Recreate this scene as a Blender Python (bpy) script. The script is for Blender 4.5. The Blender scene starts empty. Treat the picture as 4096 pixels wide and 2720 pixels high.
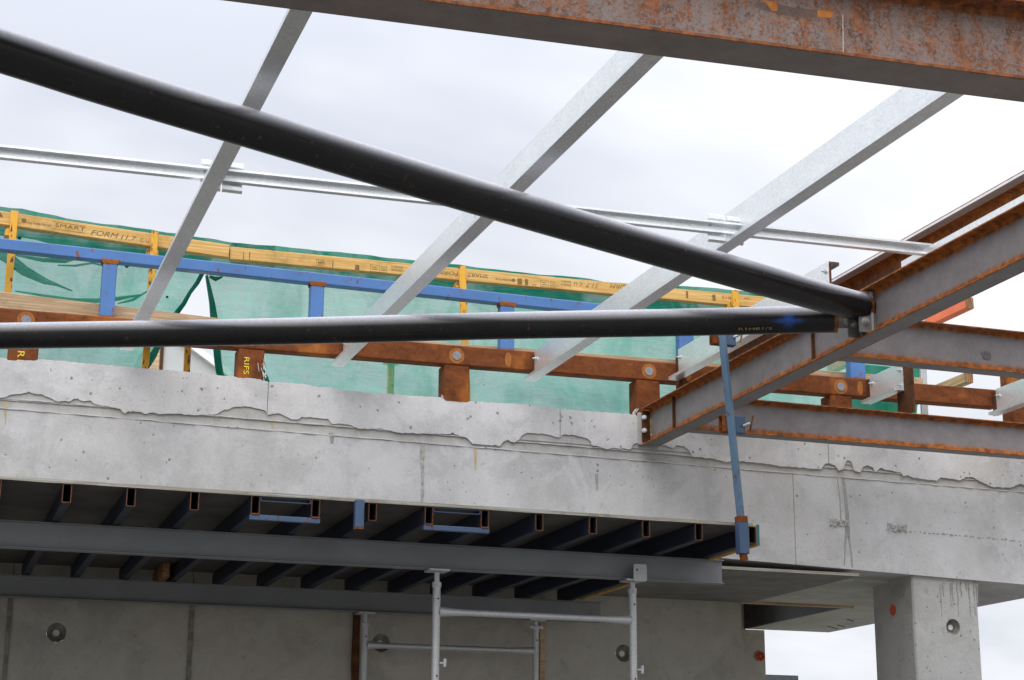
import bpy, math, random
from mathutils import Vector, Matrix
from mathutils.geometry import tessellate_polygon

random.seed(7)
SC = bpy.context.scene
COL = SC.collection
R_ = math.radians
V = Vector

# ------------------------------------------------------------------ camera
F_PX, PITCH, YAW, ROLL = 6992.0, R_(15.183), R_(18.665), R_(-0.36)   # focal length in pixels of a 4096 px wide photo
EYE = V((0.0, 0.0, 1.6))
_c, _s = math.cos(PITCH), math.sin(PITCH)
_fw = V((math.sin(YAW) * _c, math.cos(YAW) * _c, _s))
_r0 = V((math.cos(YAW), -math.sin(YAW), 0.0))
_u0 = _r0.cross(_fw)
_rt = _r0 * math.cos(ROLL) - _u0 * math.sin(ROLL)
_up = _r0 * math.sin(ROLL) + _u0 * math.cos(ROLL)
cam = bpy.data.cameras.new('camera')
cam.sensor_width = 36.0
cam.lens = F_PX / 4096.0 * 36.0
cam.clip_start, cam.clip_end = 0.05, 3000.0
co = bpy.data.objects.new('camera', cam)
COL.objects.link(co)
co.matrix_world = Matrix(((_rt.x, _up.x, -_fw.x, EYE.x), (_rt.y, _up.y, -_fw.y, EYE.y),
                          (_rt.z, _up.z, -_fw.z, EYE.z), (0, 0, 0, 1)))
SC.camera = co

# ------------------------------------------------------------------ world: overcast sky
SUN_ELEV, SUN_AZ = R_(52), R_(215)
w = bpy.data.worlds.new('World')
SC.world = w
w.use_nodes = True
nt = w.node_tree
nt.nodes.clear()
def wn(t, **k):
    n = nt.nodes.new(t)
    for a, b in k.items(): setattr(n, a, b)
    return n
L = nt.links.new
tc = wn('ShaderNodeTexCoord'); sep = wn('ShaderNodeSeparateXYZ'); L(tc.outputs['Generated'], sep.inputs[0])
def wm(op, a, b=None, c=None, clamp=False):
    n = wn('ShaderNodeMath', operation=op, use_clamp=clamp)
    for i, q in enumerate((a, b, c)):
        if q is None: continue
        if isinstance(q, (int, float)): n.inputs[i].default_value = q
        else: L(q, n.inputs[i])
    return n.outputs[0]
zc = wm('MAXIMUM', sep.outputs[2], 0.0)
grad = wm('ADD', wm('MULTIPLY_ADD', zc, -1.20, 0.80), wm('MULTIPLY', wm('MULTIPLY', zc, zc), 3.4))              # brighter towards the zenith, as an overcast sky is
vm = wn('ShaderNodeVectorMath', operation='DIVIDE'); cz = wm('ADD', zc, 0.32)
cxyz = wn('ShaderNodeCombineXYZ'); [L(cz, cxyz.inputs[i]) for i in range(3)]
L(tc.outputs['Generated'], vm.inputs[0]); L(cxyz.outputs[0], vm.inputs[1])
mp = wn('ShaderNodeMapping'); mp.inputs['Location'].default_value = (1.55, 8.2, 3.3); L(vm.outputs[0], mp.inputs[0])
nz = wn('ShaderNodeTexNoise'); nz.inputs['Scale'].default_value = 1.15; nz.inputs['Detail'].default_value = 5.0
nz.inputs['Roughness'].default_value = 0.52; nz.inputs['Distortion'].default_value = 0.25; L(mp.outputs[0], nz.inputs['Vector'])
cr = wn('ShaderNodeValToRGB'); L(nz.outputs['Fac'], cr.inputs[0])
cr.color_ramp.elements[0].position = 0.40; cr.color_ramp.elements[0].color = (0.63, 0.66, 0.735, 1)
cr.color_ramp.elements[1].position = 0.67; cr.color_ramp.elements[1].color = (1.10, 1.10, 1.12, 1)
mul = wn('ShaderNodeVectorMath', operation='SCALE'); L(cr.outputs[0], mul.inputs[0]); L(grad, mul.inputs['Scale'])
bg1 = wn('ShaderNodeBackground'); L(mul.outputs[0], bg1.inputs[0]); bg1.inputs[1].default_value = 1.0
sky = wn('ShaderNodeTexSky', sky_type='NISHITA'); sky.sun_disc = False
sky.sun_elevation = SUN_ELEV; sky.sun_rotation = SUN_AZ; sky.air_density = 1.0; sky.dust_density = 3.0
bg0 = wn('ShaderNodeBackground'); L(sky.outputs[0], bg0.inputs[0]); bg0.inputs[1].default_value = 0.10
mx = wn('ShaderNodeMixShader'); mx.inputs[0].default_value = 0.92
L(bg0.outputs[0], mx.inputs[1]); L(bg1.outputs[0], mx.inputs[2])
wo = wn('ShaderNodeOutputWorld'); L(mx.outputs[0], wo.inputs[0])

sun = bpy.data.lights.new('sun', 'SUN')
sun.energy = 1.5; sun.angle = R_(60); sun.color = (1.0, 0.97, 0.92)
so = bpy.data.objects.new('sun', sun); COL.objects.link(so)
_sd = V((math.sin(SUN_AZ) * math.cos(SUN_ELEV), math.cos(SUN_AZ) * math.cos(SUN_ELEV), math.sin(SUN_ELEV)))
so.rotation_euler = _sd.to_track_quat('Z', 'Y').to_euler()
so.location = (0, -20, 30)
SC.view_settings.view_transform = 'Standard'
SC.view_settings.look = 'None'
SC.view_settings.exposure = 0.6
SC.view_settings.gamma = 1.0
SC.view_settings.use_curve_mapping = False
SC.render.engine = 'CYCLES'
SC.cycles.max_bounces = 8
SC.cycles.transparent_max_bounces = 12

# ------------------------------------------------------------------ measuring: where a sight line meets a plane of the building
def at(u, v, Y=None, X=None, Z=None, D=None):
    d = _rt * ((u - 2048.0) / F_PX) + _up * (-(v - 1360.0) / F_PX) + _fw
    if D is not None: return EYE + d * D
    t = Y / d.y if Y is not None else X / d.x if X is not None else (Z - EYE.z) / d.z
    return EYE + d * t

# ------------------------------------------------------------------ materials
class M:
    def __init__(s, name):
        s.m = bpy.data.materials.new(name); s.m.use_nodes = True
        s.t = s.m.node_tree; s.b = s.t.nodes['Principled BSDF']
        s.pos = s.n('ShaderNodeNewGeometry').outputs['Position']
    def n(s, t, **k):
        x = s.t.nodes.new(t)
        for a, b in k.items(): setattr(x, a, b)
        return x
    def l(s, a, b): s.t.links.new(a, b)
    def put(s, sock, q):
        if isinstance(q, (int, float)): sock.default_value = q
        elif isinstance(q, tuple): sock.default_value = q if len(q) != 3 or sock.type == 'VECTOR' else q + (1,)
        else: s.l(q, sock)
    def math(s, op, a, b=0.0, clamp=False):
        x = s.n('ShaderNodeMath', operation=op, use_clamp=clamp); s.put(x.inputs[0], a); s.put(x.inputs[1], b); return x.outputs[0]
    def map(s, scale=(1, 1, 1), loc=(0, 0, 0), rot=(0, 0, 0)):
        x = s.n('ShaderNodeMapping'); s.l(s.pos, x.inputs[0])
        x.inputs['Scale'].default_value = scale; x.inputs['Location'].default_value = loc; x.inputs['Rotation'].default_value = rot
        return x.outputs[0]
    def noise(s, scale, detail=4, rough=0.55, vec=None, dist=0.0):
        x = s.n('ShaderNodeTexNoise'); s.l(vec or s.pos, x.inputs['Vector'])
        x.inputs['Scale'].default_value = scale; x.inputs['Detail'].default_value = detail
        x.inputs['Roughness'].default_value = rough; x.inputs['Distortion'].default_value = dist
        return x.outputs['Fac']
    def vor(s, scale, vec=None, feature='F1'):
        x = s.n('ShaderNodeTexVoronoi', feature=feature); s.l(vec or s.pos, x.inputs['Vector']); x.inputs['Scale'].default_value = scale
        return x
    def step(s, a, lo, hi):
        x = s.n('ShaderNodeMapRange', interpolation_type='SMOOTHSTEP'); s.put(x.inputs[0], a)
        x.inputs[1].default_value = lo; x.inputs[2].default_value = hi; return x.outputs[0]
    def ramp(s, a, *st):
        x = s.n('ShaderNodeValToRGB'); s.put(x.inputs[0], a); e = x.color_ramp.elements
        while len(e) < len(st): e.new(0.5)
        for i, (p, c) in enumerate(st): e[i].position = p; e[i].color = tuple(c) + (1,)
        return x.outputs[0]
    def mix(s, f, a, b, mode='MIX'):
        x = s.n('ShaderNodeMix', data_type='RGBA', blend_type=mode); s.put(x.inputs[0], f)
        s.put(x.inputs[6], a); s.put(x.inputs[7], b); return x.outputs[2]
    def attr(s, name): return s.n('ShaderNodeAttribute', attribute_name=name).outputs['Fac']
    def bump(s, h, strength=0.3, dist=0.01):
        x = s.n('ShaderNodeBump'); s.put(x.inputs['Height'], h); x.inputs['Strength'].default_value = strength
        x.inputs['Distance'].default_value = dist; s.l(x.outputs[0], s.b.inputs['Normal'])
    def out(s, col, rough=0.6, metal=0.0, spec=0.5):
        s.put(s.b.inputs['Base Color'], col); s.put(s.b.inputs['Roughness'], rough)
        s.put(s.b.inputs['Metallic'], metal); s.put(s.b.inputs['Specular IOR Level'], spec)
        return s.m
def sc(c, k): return tuple(x * k for x in c)

def concrete(name, base, stain=0.5, pore=1.0, streak=(3, 3, 0.35)):
    m = M(name)
    c = m.ramp(m.noise(1.1, 7, 0.64), (0.36, sc(base, 0.74)), (0.5, base), (0.64, sc(base, 1.14)))
    c = m.mix(m.math('MULTIPLY', m.step(m.noise(7, 4, 0.6, m.map(scale=(1, 1, .10), loc=(4, 4, 4))), 0.5, 0.72), 0.22), c, sc(base, 0.6))
    c = m.mix(m.math('MULTIPLY', m.step(m.noise(0.55, 3, 0.5, m.map(loc=(1, 5, 2))), 0.4, 0.65), 0.5), c, (base[0] * 1.06, base[1] * 1.0, base[2] * 0.90))
    c = m.mix(m.math('MULTIPLY', m.step(m.noise(9, 6, 0.75, m.map(loc=(3, 1, 8))), 0.56, 0.72), 0.7), c, sc(base, 0.5))
    c = m.mix(m.math('MULTIPLY', m.step(m.noise(3.6, 7, 0.68, dist=0.6), 0.46, 0.62), 0.55), c, sc(base, 1.2))
    c = m.mix(m.math('MULTIPLY', m.step(m.noise(2.4, 7, 0.7, m.map(loc=(6, 3, 7)), 0.5), 0.50, 0.66), 0.5), c, sc(base, 0.70))
    c = m.mix(m.math('MULTIPLY', m.step(m.noise(3.2, 8, 0.66, m.map(loc=(9, 2, 4))), 0.55, 0.78), 0.45), c, sc(base, 0.62))
    c = m.mix(0.18, c, m.ramp(m.noise(60, 4, 0.7), (0.3, sc(base, 0.6)), (0.7, sc(base, 1.25))))
    # rusty water streaks that run down the face
    st = m.step(m.noise(1.0, 5, 0.6, m.map(scale=streak, loc=(2.2, 0, 5))), 0.63, 0.80)
    c = m.mix(m.math('MULTIPLY', st, stain * 0.55), c, (base[0] * 0.85, base[1] * 0.66, base[2] * 0.42))
    # blow holes
    wob = m.n('ShaderNodeVectorMath', operation='ADD'); m.l(m.pos, wob.inputs[0])
    nv = m.n('ShaderNodeTexNoise'); m.l(m.pos, nv.inputs['Vector']); nv.inputs['Scale'].default_value = 45.0
    sv = m.n('ShaderNodeVectorMath', operation='SCALE'); m.l(nv.outputs['Color'], sv.inputs[0]); sv.inputs['Scale'].default_value = 0.018
    m.l(sv.outputs[0], wob.inputs[1])
    v = m.vor(9.0, wob.outputs[0]); sel = m.n('ShaderNodeSeparateColor'); m.l(v.outputs['Color'], sel.inputs[0])
    rad = m.math('MULTIPLY', m.math('POWER', sel.outputs[0], 7.0), 0.085 * pore)
    hole = m.math('GREATER_THAN', rad, v.outputs['Distance'])
    v2 = m.vor(24.0, wob.outputs[0]); sel2 = m.n('ShaderNodeSeparateColor'); m.l(v2.outputs['Color'], sel2.inputs[0])
    hole2 = m.math('GREATER_THAN', m.math('MULTIPLY', m.math('POWER', sel2.outputs[1], 4.5), 0.29 * pore), v2.outputs['Distance'])
    hole = m.math('MAXIMUM', hole, hole2)
    spk = m.math('MULTIPLY', m.step(m.noise(36, 3, 0.6, m.map(loc=(2, 9, 1))), 0.62, 0.70), m.step(m.noise(1.8, 4, 0.6, m.map(loc=(8, 8, 3))), 0.44, 0.62))
    c = m.mix(m.math('MULTIPLY', spk, 0.55 * pore), c, sc(base, 0.3))
    c = m.mix(m.math('MULTIPLY', hole, 0.7), c, sc(base, 0.25))
    h = m.math('SUBTRACT', m.math('ADD', m.noise(40, 5, 0.7), m.math('MULTIPLY', m.noise(4, 3), 1.5)), m.math('MULTIPLY', hole, 2.0))
    m.bump(h, 0.35, 0.006)
    return m.out(c, 0.88, 0, 0.25)

def steel(name, mill, bias=0.0, rusty=(0.40, 0.128, 0.022), speck=1.0, fine=22):
    """hot rolled steel: mill scale in the web, rust where the profile attribute says so (flange tips, root fillets)"""
    m = M(name)
    a = m.attr('rust')
    n = m.noise(fine, 8, 0.72); n2 = m.noise(fine * 5, 4, 0.6)
    f = m.math('ADD', a, m.math('MULTIPLY', m.math('SUBTRACT', n, 0.5), 0.7 * speck))
    f = m.math('ADD', f, m.math('MULTIPLY', m.math('SUBTRACT', m.noise(4, 5, 0.6), 0.5), 0.55))
    f = m.math('ADD', f, m.math('MULTIPLY', m.math('SUBTRACT', n2, 0.5), 0.55 * speck))
    if speck > 2: f = m.math('ADD', f, m.math('MULTIPLY', m.math('SUBTRACT', m.noise(14, 6, 0.7, m.map(scale=(1, 1, .22))), 0.5), 1.1))     # run-down streaks
    f = m.step(m.math('ADD', f, bias), 0.32, 0.92 if speck < 1.2 else 0.72)
    rc = m.ramp(m.noise(22, 6, 0.65, m.map(loc=(4, 4, 1))), (0.3, sc(rusty, 0.22)), (0.48, sc(rusty, 0.62)), (0.62, rusty), (0.78, (rusty[0] * 1.35, rusty[1] * 1.6, rusty[2] * 1.5)))
    mc = m.ramp(m.noise(7, 6, 0.7), (0.3, sc(mill, 0.78)), (0.7, sc(mill, 1.2)))
    mc = m.mix(m.math('MULTIPLY', m.step(m.noise(150, 2, 0.5), 0.58, 0.75), 0.4), mc, sc(mill, 0.4))
    m.bump(m.math('ADD', m.noise(90, 4, 0.7), m.math('MULTIPLY', f, 1.0)), 0.25, 0.002)
    return m.out(m.mix(f, mc, rc), m.math('ADD', m.math('MULTIPLY', f, 0.35), 0.48), 0.0, 0.4)

def rustcoat(name, base=(0.175, 0.051, 0.013)):
    m = M(name)
    n = m.noise(9, 8, 0.66, m.map(scale=(0.6, 1, 1.4)))
    c = m.ramp(n, (0.28, sc(base, 0.38)), (0.45, sc(base, 0.8)), (0.58, base), (0.75, (base[0] * 1.7, base[1] * 1.75, base[2] * 1.4)))
    c = m.mix(m.math('MULTIPLY', m.step(m.noise(32, 6, 0.75), 0.46, 0.70), 0.65), c, sc(base, 0.35))
    c = m.mix(m.math('MULTIPLY', m.step(m.noise(3.5, 3, 0.5), 0.56, 0.7), 0.5), c, (0.40, 0.13, 0.02))
    m.bump(m.noise(110, 4, 0.7), 0.3, 0.002)
    return m.out(c, 0.85, 0, 0.25)

def galv(name, base=0.80, rough=0.36, metal=0.70):
    m = M(name)
    v = m.vor(130.0, m.map(scale=(1, 0.5, 1))); se = m.n('ShaderNodeSeparateColor'); m.l(v.outputs['Color'], se.inputs[0])
    k = m.math('ADD', m.math('MULTIPLY', se.outputs[0], 0.22), m.math('MULTIPLY', m.noise(6, 4), 0.25))
    c = m.ramp(k, (0.05, (base * 0.84, base * 0.865, base * 0.88)), (0.42, (base * 1.10, base * 1.13, base * 1.14)))
    c = m.mix(m.math('MULTIPLY', m.step(m.noise(3.0, 6, 0.7), 0.55, 0.8), 0.18), c, (base * 0.6, base * 0.62, base * 0.62))
    m.bump(m.noise(30, 4, 0.6), 0.08, 0.002)
    return m.out(c, m.math('ADD', m.math('MULTIPLY', se.outputs[2], 0.12), rough - 0.06), metal, 0.5)

def paint(name, base, wear=0.5, rough=0.45, under=(0.20, 0.07, 0.025), spec=0.45):
    m = M(name)
    c = m.ramp(m.noise(3, 5, 0.6), (0.3, sc(base, 0.82)), (0.7, sc(base, 1.12)))
    ch = m.math('ADD', m.noise(24, 7, 0.72, m.map(scale=(1, 1, 0.45))), m.math('MULTIPLY', m.noise(150, 3, 0.6), 0.12))
    f = m.step(ch, 0.76 - 0.17 * wear, 0.79 - 0.17 * wear)
    a = m.step(m.math('ADD', m.attr('rust'), m.math('MULTIPLY', m.math('SUBTRACT', m.noise(30, 6, 0.7), 0.5), 1.2)), 0.5, 0.7)
    f = m.math('MAXIMUM', f, a)
    uc = m.ramp(m.noise(40, 5, 0.7), (0.3, sc(under, 0.4)), (0.7, sc(under, 1.4)))
    m.bump(m.math('MULTIPLY', f, -1.0), 0.2, 0.002)
    return m.out(m.mix(f, c, uc), m.math('ADD', m.math('MULTIPLY', f, 0.35), rough), 0, spec)

def timber(name, a, b, axis=(0.7, 9, 26)):
    m = M(name)
    g = m.noise(3.2, 7, 0.7, m.map(scale=axis), 0.6)
    c = m.ramp(g, (0.30, sc(b, 0.8)), (0.48, b), (0.62, a), (0.8, sc(a, 1.1)))
    c = m.mix(m.math('MULTIPLY', m.step(m.noise(3.4, 7, 0.72), 0.50, 0.70), 0.60), c, sc(b, 0.5))
    c = m.mix(m.step(m.noise(8, 2, 0.5, m.map(scale=(1, 1, 1), loc=(7, 1, 1))), 0.73, 0.78), c, sc(b, 0.3))
    m.bump(g, 0.25, 0.003)
    return m.out(c, 0.7, 0, 0.3)

def plain(name, base, rough=0.6, metal=0.0, var=0.25, scale=8, spec=0.4):
    m = M(name)
    c = m.ramp(m.noise(scale, 6, 0.65), (0.3, sc(base, 1 - var)), (0.7, sc(base, 1 + var)))
    m.bump(m.noise(scale * 8, 3, 0.6), 0.15, 0.002)
    return m.out(c, rough, metal, spec)

def netting(name, col, clear):
    m = M(name)
    b = m.b; t = m.t
    x = m.map(scale=(9, 9, 300))
    weave = m.step(m.noise(1.0, 2, 0.5, x), 0.35, 0.7)
    var = m.noise(2.2, 5, 0.6, m.map(scale=(1, 1, 2.2)))
    c = m.ramp(var, (0.3, sc(col, 0.8)), (0.7, sc(col, 1.18)))
    v = m.vor(7.0); se = m.n('ShaderNodeSeparateColor'); m.l(v.outputs['Color'], se.inputs[0])
    dot = m.math('GREATER_THAN', m.math('MULTIPLY', m.math('POWER', se.outputs[0], 6.0), 0.12), v.outputs['Distance'])
    c = m.mix(dot, c, sc(col, 0.12))
    d = m.n('ShaderNodeBsdfDiffuse'); m.l(c, d.inputs[0])
    tr = m.n('ShaderNodeBsdfTranslucent'); m.l(c, tr.inputs[0])
    a1 = m.n('ShaderNodeMixShader'); a1.inputs[0].default_value = 0.62; m.l(d.outputs[0], a1.inputs[1]); m.l(tr.outputs[0], a1.inputs[2])
    tp = m.n('ShaderNodeBsdfTransparent')
    fac = m.math('ADD', m.math('ADD', m.math('MULTIPLY', weave, 0.10), m.math('MULTIPLY', m.step(m.noise(1.6, 6, 0.68, m.map(scale=(1.4, 1.4, .8), loc=(3, 3, 3)), 1.2), 0.40, 0.66), 0.16)), 1.0 - clear - 0.13)
    fac = m.math('MAXIMUM', fac, dot)
    a2 = m.n('ShaderNodeMixShader'); m.l(fac, a2.inputs[0]); m.l(tp.outputs[0], a2.inputs[1]); m.l(a1.outputs[0], a2.inputs[2])
    o = [n for n in t.nodes if n.type == 'OUTPUT_MATERIAL'][0]; m.l(a2.outputs[0], o.inputs[0])
    return m.m

def pipe_mat(name):
    m = M(name)
    base = m.ramp(m.noise(5, 6, 0.7), (0.3, (0.006, 0.006, 0.007)), (0.7, (0.013, 0.013, 0.014)))
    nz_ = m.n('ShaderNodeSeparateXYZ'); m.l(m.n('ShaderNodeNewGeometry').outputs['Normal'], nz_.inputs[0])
    top_sheen = m.math('MULTIPLY', m.math('ADD', m.math('MULTIPLY', m.step(m.noise(60, 6, 0.75), 0.2, 0.8), 0.35), 0.55), m.step(nz_.outputs[2], 0.0, 0.98))   # sky highlight painted into the colour, paler on upward faces
    c = m.mix(top_sheen, base, (0.46, 0.455, 0.50))
    sp = m.step(m.noise(28, 6, 0.7, m.map(loc=(5, 1, 2))), 0.61, 0.70)
    c = m.mix(m.math('MULTIPLY', sp, 0.45), c, (0.16, 0.075, 0.03))
    r = m.math('ADD', m.attr('rust'), m.math('MULTIPLY', m.math('SUBTRACT', m.noise(26, 6, 0.7), 0.5), 1.5))
    r = m.step(r, 0.42, 0.75)
    c = m.mix(r, c, m.ramp(m.noise(40, 4, 0.6), (0.3, (0.09, 0.03, 0.01)), (0.7, (0.34, 0.11, 0.02))))
    bl = m.step(m.math('ADD', m.attr('blue'), m.math('MULTIPLY', m.math('SUBTRACT', m.noise(40, 4, 0.6), 0.5), 0.35)), 0.10, 1.15)
    c = m.mix(m.math('MULTIPLY', bl, 0.85), c, (0.02, 0.09, 0.40))
    gr = m.step(m.noise(9, 5, 0.6, m.map(scale=(.25, .25, 6), loc=(1, 2, 3))), 0.62, 0.75)     # long drawn scuffs
    c = m.mix(m.math('MULTIPLY', gr, 0.3), c, (0.10, 0.075, 0.05))
    return m.out(c, m.math('ADD', m.math('MULTIPLY', r, 0.4), 0.27), 0, 0.3)

CONC_BEAM = concrete('edge_beam_concrete', (0.49, 0.49, 0.495), 0.25)
CONC_UP = concrete('upstand_concrete', (0.52, 0.515, 0.52), 0.35)
CONC_OLD = concrete('damp_groove_concrete', (0.42, 0.415, 0.40), 0.7, 0.6)
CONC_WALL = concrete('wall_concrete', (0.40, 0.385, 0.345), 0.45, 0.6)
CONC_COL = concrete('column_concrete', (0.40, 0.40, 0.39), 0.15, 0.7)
CONC_SOFF = concrete('soffit_concrete', (0.50, 0.51, 0.45), 0.2, 0.5)
CONC_ROUGH = plain('broken_concrete', (0.34, 0.335, 0.32), 0.95, 0, 0.45, 45)
FIN_RECESS_D = plain('grout_fin_recess_shade', (0.20, 0.195, 0.165), 0.9, 0, 0.5, 18)  # grout fins; tie recesses share it, their shade put into the colour
STAIN = plain('damp_stain', (0.29, 0.29, 0.28), 0.85, 0, 0.2, 20)
UB_GREY = steel('mill_scale_beam', (0.185, 0.170, 0.172), 0.0)
UB_TOP = steel('weathered_beam', (0.185, 0.155, 0.145), 0.02, (0.27, 0.088, 0.024), 2.4, 75)
UB_RUST = steel('rusty_beam', (0.10, 0.07, 0.06), 0.45)
RUST = rustcoat('rusted_frame_steel')
WELD_RUST = rustcoat('weld_rust', (0.26, 0.085, 0.018))
HALO = plain('orange_rust', (0.30, 0.105, 0.02), 0.9, 0, 0.3, 30)
DISC = plain('grey_plug', (0.21, 0.215, 0.23), 0.7, 0, 0.3, 60)
RUST_DARK = rustcoat('dark_rust', (0.10, 0.038, 0.015))
GALV = galv('galvanised_sheet')
GALV_DULL = galv('dull_galvanised_tube', 0.50, 0.55, 0.55)
BOLT = galv('zinc_bolt', 0.50, 0.4, 0.7)
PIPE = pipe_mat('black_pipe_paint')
BLUE = paint('blue_paint', (0.060, 0.160, 0.39), 0.6)
BLUE_OLD = paint('worn_blue_paint', (0.045, 0.085, 0.155), 0.65, 0.55, (0.12, 0.048, 0.018))
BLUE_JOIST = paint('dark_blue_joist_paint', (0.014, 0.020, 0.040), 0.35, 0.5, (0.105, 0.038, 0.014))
PROP_BLUE = paint('faded_blue_paint', (0.075, 0.135, 0.21), 0.7, 0.5, (0.11, 0.055, 0.028))
YELLOW = paint('yellow_paint', (0.70, 0.36, 0.025), 0.8, 0.5, (0.15, 0.06, 0.04))
LVL = timber('yellow_formwork_timber', (0.72, 0.48, 0.19), (0.58, 0.34, 0.10))
PINE = timber('weathered_pine', (0.62, 0.47, 0.31), (0.42, 0.29, 0.17))
PINE_Y = timber('pine_along_depth', (0.52, 0.40, 0.22), (0.34, 0.23, 0.11), (9, 0.7, 26))
ORANGE_T = paint('orange_painted_timber', (0.62, 0.14, 0.055), 0.4, 0.6, (0.4, 0.25, 0.12))
BEARER = plain('grey_bearer_paint', (0.175, 0.183, 0.195), 0.42, 0, 0.12, 2.5, 0.5)
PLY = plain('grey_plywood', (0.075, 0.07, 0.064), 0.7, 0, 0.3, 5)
PLY_PALE = plain('pale_grey_plywood', (0.17, 0.165, 0.15), 0.7, 0, 0.35, 4)
PLY_EDGE = timber('plywood_edge', (0.40, 0.42, 0.40), (0.28, 0.25, 0.20), (0.6, 20, 60))
FORMPLY = plain('black_formply', (0.022, 0.020, 0.019), 0.35, 0, 0.6, 12)
TEAL = plain('teal_edge_paint', (0.03, 0.16, 0.17), 0.6)
NET = netting('green_shade_net', (0.028, 0.34, 0.23), 0.29)
NET_F = netting('doubled_green_net', (0.03, 0.30, 0.20), 0.36)
NET_D = netting('folded_green_net', (0.015, 0.20, 0.13), 0.06)
CHALK_F = plain('faded_yellow_marker', (0.34, 0.26, 0.07), 0.8, 0, 0.6, 120)
INK = plain('black_print', (0.19, 0.125, 0.04), 0.8, 0, 0.5, 60)
CHALK = plain('yellow_paint_marker', (0.75, 0.58, 0.06), 0.8, 0, 0.3, 60)
WHITE = plain('pale_cladding', (0.46, 0.465, 0.47), 0.6, 0, 0.06, 3)
ROOF = plain('dark_roofing', (0.05, 0.055, 0.06), 0.6)
ORANGE_P = plain('orange_plastic', (0.50, 0.075, 0.03), 0.45)
PLUG = plain('pale_plug', (0.62, 0.63, 0.62), 0.6)
GROUND = plain('gravel_ground', (0.145, 0.138, 0.125), 0.9, 0, 0.3, 1.5)

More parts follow.
